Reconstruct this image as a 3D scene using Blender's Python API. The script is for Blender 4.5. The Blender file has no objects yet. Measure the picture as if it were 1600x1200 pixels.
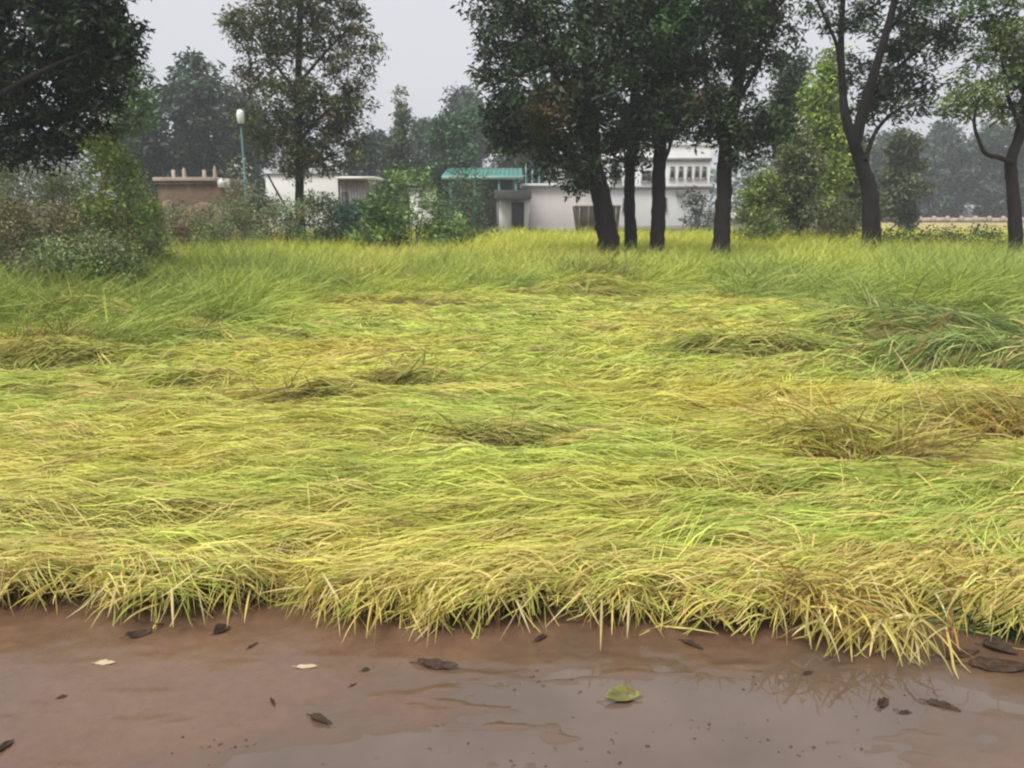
import bpy, math, random
import numpy as np

# ------------------------------------------------------------------ camera, sky, sun, exposure
SC = bpy.context.scene
COL = SC.collection
CAM_H, PITCH, FPX = 1.70, math.radians(12.5), 1250.0

cam_d = bpy.data.cameras.new('camera')
cam_d.sensor_width = 36.0
cam_d.lens = FPX * 36.0 / 1600.0
cam_d.clip_start, cam_d.clip_end = 0.05, 3000.0
cam = bpy.data.objects.new('camera', cam_d)
cam.location = (0, 0, CAM_H)
cam.rotation_euler = (math.pi / 2 - PITCH, 0, 0)
COL.objects.link(cam)
SC.camera = cam

SUN_EL, SUN_AZ = 62.0, 220.0           # degrees; azimuth clockwise from +Y (north)
w = bpy.data.worlds.new('World')
SC.world = w
w.use_nodes = True
nt = w.node_tree
nt.nodes.clear()
wo = nt.nodes.new('ShaderNodeOutputWorld')
bg = nt.nodes.new('ShaderNodeBackground')
sky = nt.nodes.new('ShaderNodeTexSky')
sky.sky_type = 'NISHITA'
sky.sun_disc = False
sky.sun_elevation = math.radians(SUN_EL)
sky.sun_rotation = math.radians(SUN_AZ)
sky.air_density, sky.dust_density, sky.ozone_density = 1.0, 6.0, 1.0
hsv = nt.nodes.new('ShaderNodeHueSaturation')
hsv.inputs['Saturation'].default_value = 0.25
cloud = nt.nodes.new('ShaderNodeMix')      # even cloud cover laid over the clear sky
cloud.data_type = 'RGBA'
cloud.inputs['Factor'].default_value = 0.85
cloud.inputs['B'].default_value = (3.55, 3.62, 3.85, 1)
nt.links.new(sky.outputs[0], hsv.inputs['Color'])
nt.links.new(hsv.outputs[0], cloud.inputs['A'])
nt.links.new(cloud.outputs['Result'], bg.inputs['Color'])
bg.inputs['Strength'].default_value = 0.10
nt.links.new(bg.outputs[0], wo.inputs[0])

sun_d = bpy.data.lights.new('sun', 'SUN')
sun_d.energy = 1.5
sun_d.angle = math.radians(25)
sun_d.color = (1.0, 0.96, 0.9)
sun = bpy.data.objects.new('sun', sun_d)
sun.rotation_euler = (math.radians(90 - SUN_EL), 0, math.radians(180 - SUN_AZ))
sun.location = (0, -20, 40)
COL.objects.link(sun)

SC.view_settings.view_transform = 'Standard'
SC.view_settings.look = 'None'
SC.view_settings.exposure = 1.12
SC.view_settings.gamma = 1.0
SC.view_settings.use_curve_mapping = False
SC.cycles.max_bounces = 6
SC.cycles.diffuse_bounces = 3
SC.cycles.glossy_bounces = 2
SC.cycles.transmission_bounces = 3
SC.cycles.transparent_max_bounces = 4
SC.cycles.volume_bounces = 0
SC.cycles.use_denoising = True
SC.cycles.pixel_filter_type = 'BLACKMAN_HARRIS'
SC.cycles.filter_width = 2.3            # soft phone lens

# ------------------------------------------------------------------ helpers
RNG = np.random.default_rng(11)
random.seed(5)


def at(px, py, Y):
    """The point at ground distance Y that the photograph shows at (px, py)."""
    xc, yc = (px - 800.0) / FPX, (600.0 - py) / FPX
    d = np.array([xc, math.cos(PITCH) + yc * math.sin(PITCH), -math.sin(PITCH) + yc * math.cos(PITCH)])
    return np.array([0, 0, CAM_H]) + d * (Y / d[1])


def ground(px, py, z=0.0):
    xc, yc = (px - 800.0) / FPX, (600.0 - py) / FPX
    d = np.array([xc, math.cos(PITCH) + yc * math.sin(PITCH), -math.sin(PITCH) + yc * math.cos(PITCH)])
    return np.array([0, 0, CAM_H]) + d * ((z - CAM_H) / d[2])


def _hash(ix, iy, seed):
    n = (ix.astype(np.int64) * 374761393 + iy.astype(np.int64) * 668265263 + seed * 974634777) & 0xffffffff
    n = ((n ^ (n >> 13)) * 1274126177) & 0xffffffff
    return ((n ^ (n >> 16)) & 0xffff) / 65535.0


def vnoise(x, y, seed=0):
    x, y = np.asarray(x, float), np.asarray(y, float)
    ix, iy = np.floor(x), np.floor(y)
    fx, fy = x - ix, y - iy
    fx, fy = fx * fx * (3 - 2 * fx), fy * fy * (3 - 2 * fy)
    a, b = _hash(ix, iy, seed), _hash(ix + 1, iy, seed)
    c, d = _hash(ix, iy + 1, seed), _hash(ix + 1, iy + 1, seed)
    return (a + (b - a) * fx) * (1 - fy) + (c + (d - c) * fx) * fy


def fbm(x, y, seed=0, o=3):
    """-1..1"""
    s, a, t = 0.0, 1.0, 0.0
    for k in range(o):
        s = s + a * (vnoise(np.asarray(x) * 2 ** k, np.asarray(y) * 2 ** k, seed + 17 * k) * 2 - 1)
        t += a
        a *= 0.5
    return s / t


def sstep(a, b, x):
    t = np.clip((np.asarray(x, float) - a) / (b - a), 0, 1)
    return t * t * (3 - 2 * t)


def mesh_np(name, V, F, mat, parent=None, col=None, smooth=False):
    V = np.ascontiguousarray(V, np.float32).reshape(-1, 3)
    me = bpy.data.meshes.new(name)
    if isinstance(F, np.ndarray):
        F = [F]
    F = [np.asarray(f, np.int32) for f in F if len(f)]
    nl = sum(f.size for f in F)
    npoly = sum(len(f) for f in F)
    me.vertices.add(len(V))
    me.vertices.foreach_set('co', V.ravel())
    me.loops.add(nl)
    me.polygons.add(npoly)
    me.loops.foreach_set('vertex_index', np.concatenate([f.ravel() for f in F]))
    tot = np.concatenate([np.full(len(f), f.shape[1], np.int32) for f in F])
    st = np.concatenate([[0], np.cumsum(tot)[:-1]]).astype(np.int32)
    me.polygons.foreach_set('loop_start', st)
    me.polygons.foreach_set('loop_total', tot)
    if smooth:
        me.polygons.foreach_set('use_smooth', np.ones(npoly, bool))
    if col is not None:
        ca = me.color_attributes.new('Col', 'FLOAT_COLOR', 'POINT')
        c4 = np.ones((len(V), 4), np.float32)
        c4[:, :3] = col
        ca.data.foreach_set('color', c4.ravel())
    me.update(calc_edges=True)
    me.validate()
    me.materials.append(mat)
    o = bpy.data.objects.new(name, me)
    COL.objects.link(o)
    if parent is not None:
        o.parent = parent
    return o


def tag(o, label=None, cat=None, group=None, kind=None):
    for k, v in (('label', label), ('category', cat), ('group', group), ('kind', kind)):
        if v:
            o[k] = v
    return o


def empty(name, loc, label, cat, group=None, rz=0.0):
    o = bpy.data.objects.new(name, None)
    o.empty_display_size = 0.2
    o.location = [float(v) for v in loc]
    o.rotation_euler = (0, 0, rz)
    COL.objects.link(o)
    return tag(o, label, cat, group)


# ---- materials
def _base(name):
    m = bpy.data.materials.new(name)
    m.use_nodes = True
    n = m.node_tree
    return m, n, n.nodes['Principled BSDF']


def N(n, t, **kw):
    x = n.nodes.new(t)
    for k, v in kw.items():
        x.inputs[k].default_value = v
    return x


def ramp(n, fac, stops):
    r = n.nodes.new('ShaderNodeValToRGB')
    e = r.color_ramp.elements
    while len(e) < len(stops):
        e.new(0.5)
    for i, (p, c) in enumerate(stops):
        e[i].position = p
        e[i].color = (*c, 1)
    n.links.new(fac, r.inputs[0])
    return r.outputs[0]


def mat_noise(name, c1, c2, scale=4.0, rough=0.8, bump=0.0, bscale=None, stretch=(1, 1, 1), spec=0.3, detail=6.0, metal=0.0):
    m, n, b = _base(name)
    tc = N(n, 'ShaderNodeTexCoord')
    mp = N(n, 'ShaderNodeMapping', Scale=stretch)
    n.links.new(tc.outputs['Object'], mp.inputs[0])
    no = N(n, 'ShaderNodeTexNoise', Scale=scale, Detail=detail, Roughness=0.6)
    n.links.new(mp.outputs[0], no.inputs['Vector'])
    n.links.new(ramp(n, no.outputs[0], [(0.3, c1), (0.7, c2)]), b.inputs['Base Color'])
    b.inputs['Roughness'].default_value = rough
    b.inputs['Specular IOR Level'].default_value = spec
    b.inputs['Metallic'].default_value = metal
    if bump:
        n2 = N(n, 'ShaderNodeTexNoise', Scale=bscale or scale * 4, Detail=5.0)
        n.links.new(mp.outputs[0], n2.inputs['Vector'])
        bu = N(n, 'ShaderNodeBump', Strength=bump, Distance=0.03)
        n.links.new(n2.outputs[0], bu.inputs['Height'])
        n.links.new(bu.outputs[0], b.inputs['Normal'])
    return m


def mat_leaf(name, trans=0.25, rough=0.55, spec=0.3):
    """Leaf or blade whose own colour is stored with it."""
    m, n, b = _base(name)
    a = n.nodes.new('ShaderNodeVertexColor')
    a.layer_name = 'Col'
    n.links.new(a.outputs[0], b.inputs['Base Color'])
    b.inputs['Roughness'].default_value = rough
    b.inputs['Specular IOR Level'].default_value = spec
    tr = N(n, 'ShaderNodeBsdfTranslucent')
    n.links.new(a.outputs[0], tr.inputs['Color'])
    mx = N(n, 'ShaderNodeMixShader', Fac=trans)
    out = n.nodes['Material Output']
    n.links.new(b.outputs[0], mx.inputs[1])
    n.links.new(tr.outputs[0], mx.inputs[2])
    n.links.new(mx.outputs[0], out.inputs['Surface'])
    return m


M_RICE = mat_leaf('rice_blade', 0.22, 0.6, 0.25)
M_LEAF = mat_leaf('tree_leaf', 0.22, 0.5, 0.3)
M_BARK = mat_noise('dark_bark', (0.008, 0.007, 0.006), (0.026, 0.022, 0.018), 3.0, 0.9, 0.9, 12.0, (3, 3, 0.6))
M_BARK_PALE = mat_noise('pale_bark', (0.06, 0.05, 0.04), (0.15, 0.13, 0.10), 4.0, 0.9, 0.8, 14.0, (3, 3, 0.6))
M_STEM = mat_noise('weed_stem', (0.10, 0.07, 0.04), (0.20, 0.15, 0.09), 6.0, 0.8)


# ---- mesh pieces
def ribbons(P, Wd, side, col):
    """P (B,K,3) centre lines, Wd (B,K) widths, side (B,K,3) unit, col (B,K,3)."""
    B, K = P.shape[:2]
    off = side * (Wd[..., None] * 0.5)
    V = np.stack([P - off, P + off], 2).reshape(-1, 3)
    C = np.repeat(col[:, :, None, :], 2, 2).reshape(-1, 3)
    i = (np.arange(B)[:, None] * K + np.arange(K - 1)[None]) * 2
    F = np.stack([i, i + 1, i + 3, i + 2], -1).reshape(-1, 4)
    return V, F, C


class Acc:
    """Collects vertex/quad/colour blocks for one mesh."""
    def __init__(s):
        s.V, s.F, s.C, s.n = [], [], [], 0

    def add(s, V, F, C=None):
        s.V.append(V)
        s.F.append(F + s.n)
        if C is not None:
            s.C.append(C)
        s.n += len(V)

    def build(s, name, mat, parent=None, smooth=False, origin=None):
        V = np.concatenate(s.V)
        if origin is not None:
            V = V - np.asarray(origin)
        return mesh_np(name, V, np.concatenate(s.F), mat, parent, np.concatenate(s.C) if s.C else None, smooth)


def tube(pts, rad, sides=8, wob=0.0, seed=0):
    pts, rad = np.asarray(pts, float), np.asarray(rad, float)
    K = len(pts)
    t = np.gradient(pts, axis=0)
    t /= np.linalg.norm(t, axis=1)[:, None] + 1e-9
    ref = np.where(np.abs(t[:, 2:3]) > 0.9, np.array([[1.0, 0, 0]]), np.array([[0, 0, 1.0]]))
    ref = np.broadcast_to(ref[0], t.shape)
    a = np.cross(t, ref)
    a /= np.linalg.norm(a, axis=1)[:, None] + 1e-9
    b = np.cross(t, a)
    th = np.linspace(0, 2 * math.pi, sides, endpoint=False)
    r = rad[:, None] * np.ones(sides)[None]
    if wob:
        rg = np.random.default_rng(seed)
        r = r * (1 + wob * (0.6 * np.sin(th * 3 + rg.uniform(0, 6))[None] + rg.normal(0, 0.5, (K, sides))))
    V = pts[:, None] + r[..., None] * (np.cos(th)[None, :, None] * a[:, None] + np.sin(th)[None, :, None] * b[:, None])
    i = np.arange(K - 1)[:, None] * sides
    j = np.arange(sides)[None]
    j2 = (j + 1) % sides
    F = np.stack([i + j, i + j2, i + sides + j2, i + sides + j], -1).reshape(-1, 4)
    return V.reshape(-1, 3), F


def smooth_path(pts, rad, n=10):
    """Catmull-Rom resample."""
    P = np.asarray(pts, float)
    P = np.vstack([2 * P[0] - P[1], P, 2 * P[-1] - P[-2]])
    R = np.asarray(rad, float)
    out, ro = [], []
    for i in range(1, len(P) - 2):
        for u in np.linspace(0, 1, n, endpoint=False):
            out.append(0.5 * (2 * P[i] + (P[i + 1] - P[i - 1]) * u + (2 * P[i - 1] - 5 * P[i] + 4 * P[i + 1] - P[i + 2]) * u * u
                              + (3 * P[i] - P[i - 1] - 3 * P[i + 1] + P[i + 2]) * u ** 3))
            ro.append(R[i - 1] + (R[i] - R[i - 1]) * u)
    out.append(P[-2])
    ro.append(R[-1])
    return np.array(out), np.array(ro)


def unit(v):
    return v / (np.linalg.norm(v, axis=-1, keepdims=True) + 1e-9)


def leaf_quads(c, L, Wd, col, rng, droop=0.35, up=0.4):
    """One folded, pointed leaf at each c."""
    n = len(c)
    d = rng.normal(size=(n, 3))
    d[:, 2] = d[:, 2] * 0.6 - droop
    d = unit(d)
    up_v = rng.normal(size=(n, 3)) + np.array([0, 0, up * 2])
    s = unit(np.cross(d, up_v))
    nn = np.cross(s, d)
    L = np.asarray(L)[:, None]
    Wd = np.asarray(Wd)[:, None]
    mid = c + d * L * 0.45
    V = np.stack([c, mid + s * Wd * 0.5 + nn * Wd * 0.18, c + d * L - nn * L * 0.08, mid - s * Wd * 0.5 + nn * Wd * 0.18], 1)
    i = np.arange(n)[:, None] * 4
    F = i + np.arange(4)[None]
    return V.reshape(-1, 3), F, np.repeat(col, 4, 0)


def pal(colors, weights, n, rng, var=0.25):
    colors = np.asarray(colors, float)
    k = rng.choice(len(colors), n, p=np.asarray(weights, float) / np.sum(weights))
    c = colors[k] * np.exp(rng.normal(0, var, (n, 1)))
    return np.clip(c, 0.003, 0.9)


def stalks(root, az, phi0, bend, L, Wd, col, K, rng, power=1.4, zmin=0.008, roll=0.8):
    """Arching blades: lean from vertical phi0, bending by `bend` more towards the tip."""
    B = len(root)
    t = np.linspace(0, 1, K)
    ph = phi0[:, None] + bend[:, None] * (t[None] ** power)
    seg = (L / (K - 1))[:, None]
    phm = 0.5 * (ph[:, 1:] + ph[:, :-1])
    hz = np.concatenate([np.zeros((B, 1)), np.cumsum(np.sin(phm) * seg, 1)], 1)
    vz = np.concatenate([np.zeros((B, 1)), np.cumsum(np.cos(phm) * seg, 1)], 1)
    P = np.empty((B, K, 3))
    P[..., 0] = root[:, None, 0] + hz * np.cos(az)[:, None]
    P[..., 1] = root[:, None, 1] + hz * np.sin(az)[:, None]
    P[..., 2] = np.maximum(root[:, None, 2] + vz, zmin)
    r = rng.normal(0, roll, B)
    sh = np.stack([-np.sin(az), np.cos(az), np.zeros(B)], 1)
    up = np.array([0, 0, 1.0])
    side = unit(sh * np.cos(r)[:, None] + up[None] * np.sin(r)[:, None])
    side = np.repeat(side[:, None], K, 1)
    prof = np.interp(t, [0, 0.25, 0.7, 1], [0.7, 1.0, 0.8, 0.12])
    if col.ndim == 2:
        col = np.repeat(col[:, None], K, 1)
    return ribbons(P, Wd[:, None] * prof[None], side, col)


def box_vf(x0, x1, y0, y1, z0, z1):
    V = np.array([[x0, y0, z0], [x1, y0, z0], [x1, y1, z0], [x0, y1, z0], [x0, y0, z1], [x1, y0, z1], [x1, y1, z1], [x0, y1, z1]], float)
    F = np.array([[0, 3, 2, 1], [4, 5, 6, 7], [0, 1, 5, 4], [1, 2, 6, 5], [2, 3, 7, 6], [3, 0, 4, 7]])
    return V, F


def box(name, mat, parent, x0, x1, y0, y1, z0, z1, bevel=0.0):
    V, F = box_vf(x0, x1, y0, y1, z0, z1)
    o = mesh_np(name, V, F, mat, parent)
    if bevel:
        md = o.modifiers.new('bevel', 'BEVEL')
        md.width = bevel
        md.segments = 2
    return o


# ------------------------------------------------------------------ ground, mud, puddle
HOLLOWS = [(-1.80, 0.16, 0.13), (-0.98, 0.13, 0.17), (0.24, 0.06, 0.10), (0.62, 0.08, 0.10), (1.22, 0.10, 0.15), (1.78, 0.16, 0.14), (-0.42, 0.06, 0.08)]


def edge_y(x):
    """Where the flattened rice stops and the bare mud starts."""
    x = np.asarray(x, float)
    notch = 0.0
    for xc, wd, dp in HOLLOWS:
        notch = notch + dp * np.exp(-((x - xc) / wd) ** 2)
    return 2.98 - 0.035 * x + notch + 0.10 * fbm(x * 1.3, x * 0 + 3.3, 5, 3) + 0.05 * np.sin(x * 5.1)


MOUNDS = [  # px, py, height, radius across, radius deep
    (935, 455, 0.30, 0.9, 0.5), (1410, 520, 0.34, 1.5, 0.45), (1180, 545, 0.16, 1.0, 0.3), (130, 500, 0.34, 0.8, 0.5),
    (1310, 690, 0.13, 0.6, 0.30), (1545, 655, 0.18, 0.7, 0.35), (490, 612, 0.09, 0.34, 0.20), (635, 590, 0.09, 0.42, 0.22),
    (790, 672, 0.09, 0.36, 0.16), (300, 590, 0.09, 0.42, 0.18), (60, 560, 0.20, 0.9, 0.35), (330, 462, 0.30, 1.0, 0.6), (520, 448, 0.26, 1.1, 0.6), (1240, 450, 0.26, 1.4, 0.6), (1530, 470, 0.3, 1.3, 0.6),
    (280, 520, 0.15, 0.6, 0.25), (150, 795, 0.035, 0.6, 0.12), (1150, 745, 0.04, 0.45, 0.10), (1500, 560, 0.2, 1.2, 0.4), (650, 470, 0.12, 1.2, 0.3),
]
GREEN_MOUNDS = {1, 2, 11, 12, 13, 14, 18}
MW = [(*ground(a, b, 0.2)[:2], h, rx, ry) for a, b, h, rx, ry in MOUNDS]


def streak(x, y):
    """Small torn gaps between the combed wisps, 0..1."""
    return sstep(0.22, 0.50, fbm(x * 1.5 + 4, y * 3.6, 25, 3)) * sstep(-0.35, 0.15, fbm(x * 0.35, y * 0.45, 26, 2))


def nick(x, y):
    """Short dark slits where the mat has parted, 0..1."""
    return sstep(0.26, 0.44, fbm(x * 3.6 + 7, y * 12.0, 28, 2)) * sstep(0.3, 0.55, vnoise(x * 0.8, y * 1.3, 29))


def mat_h(x, y):
    """Height of the lodged mat's top."""
    x, y = np.asarray(x, float), np.asarray(y, float)
    h = 0.175 - 0.035 * streak(x, y) - 0.03 * nick(x, y) + 0.04 * fbm(x * 0.9, y * 1.6, 21, 3) + 0.045 * fbm(x * 3.2, y * 7.5, 22, 2)
    for cx, cy, hh, rx, ry in MW:
        dy = y - cy
        # steep on the near side, long on the far side
        k = np.exp(-((x - cx) / rx) ** 2) * np.where(dy < 0, np.exp(-(dy / (ry * 0.55)) ** 2), np.exp(-(dy / (ry * 1.8)) ** 2))
        pit = np.exp(-((x - cx) / (rx * 0.8)) ** 2 - ((dy + ry * 0.95) / max(ry * 0.4, 0.12)) ** 2)
        h = h + hh * k - 0.13 * pit
    e = y - edge_y(x)
    return np.maximum(h, 0.05) * (0.95 + 0.05 * sstep(0.0, 0.25, e)) + 0.02 * np.exp(-((e - 0.08) / 0.16) ** 2)


def pit_big(x, y):
    p = np.zeros_like(np.asarray(x, float))
    for cx, cy, hh, rx, ry in MW:
        p = np.maximum(p, min(1.0, hh * 11.0) * np.exp(-((x - cx) / (rx * 0.62)) ** 2 - ((y - cy + ry * 0.9) / max(ry * 0.42, 0.11)) ** 2))
    return p * np.clip(-0.25 + 2.0 * vnoise(x * 4.5, y * 10.0, 65), 0, 1)


def pit_at(x, y):
    return np.maximum(pit_big(x, y), 0.6 * streak(x, y))


def stand(x, y):
    """0 where the rice lies flat, 1 where it still stands."""
    x, y = np.asarray(x, float), np.asarray(y, float)
    u = x / np.maximum(y, 1)
    yy = y + 2.6 * fbm(x * 0.45, y * 0.45, 31, 3) + 3.4 * sstep(-0.16, -0.36, u) + 0.8 * sstep(-0.45, -0.56, u) + 2.6 * sstep(0.34, 0.58, u)
    return sstep(12.6, 17.0, yy)


ground_o = mesh_np('ground', np.array([[-1500, -1500, -0.06], [1500, -1500, -0.06], [1500, 1500, -0.06], [-1500, 1500, -0.06]]),
                   np.array([[0, 1, 2, 3]]), mat_noise('wet_grassy_earth', (0.05, 0.06, 0.02), (0.10, 0.085, 0.05), 0.6, 0.9))
tag(ground_o, kind='structure')


def grid_mesh(name, X, Y, Z, mat, col=None):
    r, c = X.shape
    V = np.stack([X, Y, Z], -1).reshape(-1, 3)
    i = np.arange(r - 1)[:, None] * c + np.arange(c - 1)[None]
    F = np.stack([i, i + 1, i + c + 1, i + c], -1).reshape(-1, 4)
    return mesh_np(name, V, F, mat, None, col, True)


PUD = ground(985, 1105)


def mud_z(x, y):
    z = 0.012 * fbm(x * 1.1, y * 1.4, 41, 3) + 0.0035 * fbm(x * 9, y * 13, 42, 2) + 0.007 * fbm(x * 3.4, y * 6.5, 44, 4) + 0.003
    cx, cy = PUD[0], PUD[1]
    z = z - 0.020 * np.exp(-((x - cx) / 0.85) ** 2 - ((y - cy) / 0.24) ** 2)
    z = z - 0.013 * np.exp(-((x + 0.1) / 0.9) ** 2 - ((y - 2.18) / 0.16) ** 2)
    z = z + 0.012 * np.exp(-((x + 1.4) / 0.7) ** 2 - ((y - 2.6) / 0.5) ** 2)
    z = z + 0.017 * np.exp(-((x - cx) / 1.2) ** 2 - ((y - 2.42) / 0.36) ** 2) * (fbm(x * 7.0, y * 19.0, 46, 3) + 0.25) * sstep(0.35, 0.6, vnoise(x * 2.2, y * 4.1, 47))
    e = y - edge_y(x)
    return z + 0.02 * sstep(-0.25, 0.1, e) * (0.4 + vnoise(x * 7, y * 7, 43))


gx = np.concatenate([np.linspace(-40, -3.2, 30, endpoint=False), np.linspace(-3.2, 3.2, 300, endpoint=False), np.linspace(3.2, 40, 30)])
gy = np.concatenate([np.linspace(-8, 1.6, 24, endpoint=False), np.linspace(1.6, 3.6, 170)])
X, Y = np.meshgrid(gx, gy)
mm, n_, b_ = _base('wet_mud')
tc = N(n_, 'ShaderNodeTexCoord')
no1 = N(n_, 'ShaderNodeTexNoise', Scale=1.3, Detail=5.0, Roughness=0.55)
no2 = N(n_, 'ShaderNodeTexNoise', Scale=26.0, Detail=6.0, Roughness=0.65)
no3 = N(n_, 'ShaderNodeTexNoise', Scale=4.2, Detail=7.0, Roughness=0.65, Distortion=0.6)
for q in (no1, no2, no3):
    n_.links.new(tc.outputs['Object'], q.inputs['Vector'])
c1 = ramp(n_, no1.outputs[0], [(0.3, (0.132, 0.076, 0.046)), (0.7, (0.178, 0.105, 0.066))])
mx = N(n_, 'ShaderNodeMix')
mx.data_type = 'RGBA'
mx.blend_type = 'MULTIPLY'
mx.inputs['Factor'].default_value = 0.35
n_.links.new(c1, mx.inputs['A'])
n_.links.new(ramp(n_, no2.outputs[0], [(0.3, (0.6, 0.55, 0.5)), (0.62, (1, 1, 1))]), mx.inputs['B'])
geo = N(n_, 'ShaderNodeNewGeometry')
sx = N(n_, 'ShaderNodeSeparateXYZ')
n_.links.new(geo.outputs['Position'], sx.inputs[0])
wet = N(n_, 'ShaderNodeMapRange', **{'From Min': -0.005, 'From Max': 0.006, 'To Min': 1.0, 'To Max': 0.0})
n_.links.new(sx.outputs['Z'], wet.inputs['Value'])
mw2 = N(n_, 'ShaderNodeMix', Factor=0.0)
mw2.data_type = 'RGBA'
mw2.inputs['B'].default_value = (0.115, 0.076, 0.052, 1)
n_.links.new(wet.outputs[0], mw2.inputs['Factor'])
n_.links.new(mx.outputs['Result'], mw2.inputs['A'])
n_.links.new(mw2.outputs['Result'], b_.inputs['Base Color'])
rr = N(n_, 'ShaderNodeMapRange', **{'From Min': 0.38, 'From Max': 0.62, 'To Min': 0.07, 'To Max': 0.34})
n_.links.new(no3.outputs[0], rr.inputs['Value'])
sm = N(n_, 'ShaderNodeMath')
sm.operation = 'MULTIPLY_ADD'
n_.links.new(wet.outputs[0], sm.inputs[0])
sm.inputs[1].default_value = -0.22
n_.links.new(rr.outputs[0], sm.inputs[2])
sm2 = N(n_, 'ShaderNodeMath')
sm2.operation = 'MAXIMUM'
n_.links.new(sm.outputs[0], sm2.inputs[0])
sm2.inputs[1].default_value = 0.06
n_.links.new(sm2.outputs[0], b_.inputs['Roughness'])
b_.inputs['Specular IOR Level'].default_value = 0.7
bu = N(n_, 'ShaderNodeBump', Strength=0.25, Distance=0.006)
n_.links.new(no2.outputs[0], bu.inputs['Height'])
n_.links.new(bu.outputs[0], b_.inputs['Normal'])
mud = grid_mesh('mud_road', X, Y, mud_z(X, Y), mm)
tag(mud, kind='structure')

mw_, n_, b_ = _base('muddy_water')
tc = N(n_, 'ShaderNodeTexCoord')
no1 = N(n_, 'ShaderNodeTexNoise', Scale=2.2, Detail=3.0)
n_.links.new(tc.outputs['Object'], no1.inputs['Vector'])
n_.links.new(ramp(n_, no1.outputs[0], [(0.3, (0.100, 0.066, 0.046)), (0.7, (0.145, 0.100, 0.072))]), b_.inputs['Base Color'])
b_.inputs['Roughness'].default_value = 0.03
b_.inputs['IOR'].default_value = 1.5
b_.inputs['Specular IOR Level'].default_value = 1.0
no2 = N(n_, 'ShaderNodeTexNoise', Scale=9.0, Detail=2.0)
n_.links.new(tc.outputs['Object'], no2.inputs['Vector'])
bu = N(n_, 'ShaderNodeBump', Strength=0.25, Distance=0.006)
n_.links.new(no2.outputs[0], bu.inputs['Height'])
n_.links.new(bu.outputs[0], b_.inputs['Normal'])
wx, wy = np.meshgrid(np.linspace(-1.5, 1.9, 60), np.linspace(1.75, 2.95, 30))
water = grid_mesh('puddle_water', wx, wy, wx * 0 - 0.0045, mw_)
tag(water, kind='structure')

# bed of matted straw and wet soil beneath the rice, with the shade of its gaps painted in
v = np.concatenate([np.linspace(2.4, 4.5, 60, endpoint=False), np.geomspace(4.5, 20, 110, endpoint=False), np.geomspace(20, 48, 30)])
uu = np.linspace(-1, 1, 190)
YB = np.repeat(v[:, None], len(uu), 1)
XB = uu[None] * (0.85 * YB + 2.5)
e = YB - edge_y(XB)
SB = stand(XB, YB)
ZB = (mat_h(XB, YB) - 0.085) * sstep(0.15, 0.28, e) * (1 - 0.8 * SB) - 0.05 * (1 - sstep(-0.15, 0.02, e)) - 0.004
mb_, n_, b_ = _base('straw_soil_and_shade')
vc = n_.nodes.new('ShaderNodeVertexColor')
vc.layer_name = 'Col'
tc = N(n_, 'ShaderNodeTexCoord')
mp = N(n_, 'ShaderNodeMapping', Scale=(6, 40, 20))
n_.links.new(tc.outputs['Object'], mp.inputs[0])
no1 = N(n_, 'ShaderNodeTexNoise', Scale=1.0, Detail=5.0)
n_.links.new(mp.outputs[0], no1.inputs['Vector'])
mx = N(n_, 'ShaderNodeMix')
mx.data_type = 'RGBA'
mx.blend_type = 'MULTIPLY'
mx.inputs['Factor'].default_value = 1.0
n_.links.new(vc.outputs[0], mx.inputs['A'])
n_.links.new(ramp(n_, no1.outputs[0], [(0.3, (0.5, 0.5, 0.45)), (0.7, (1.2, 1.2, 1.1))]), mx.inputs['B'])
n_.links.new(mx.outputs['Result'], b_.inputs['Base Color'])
b_.inputs['Roughness'].default_value = 0.9
bu = N(n_, 'ShaderNodeBump', Strength=0.6, Distance=0.02)
n_.links.new(no1.outputs[0], bu.inputs['Height'])
n_.links.new(bu.outputs[0], b_.inputs['Normal'])
soil_shade = np.maximum(np.maximum(np.clip(pit_big(XB, YB) * 1.3, 0, 1), 0.8 * nick(XB, YB)), sstep(0.34, 0.26, e))[..., None]  # bare soil in pits and front; shade of slits and front hollows painted in
bcol = np.array([0.24, 0.22, 0.06]) * (1 - soil_shade) + np.array([0.034, 0.022, 0.013]) * soil_shade
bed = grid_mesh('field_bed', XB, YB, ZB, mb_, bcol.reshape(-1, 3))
tag(bed, kind='structure')


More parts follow.
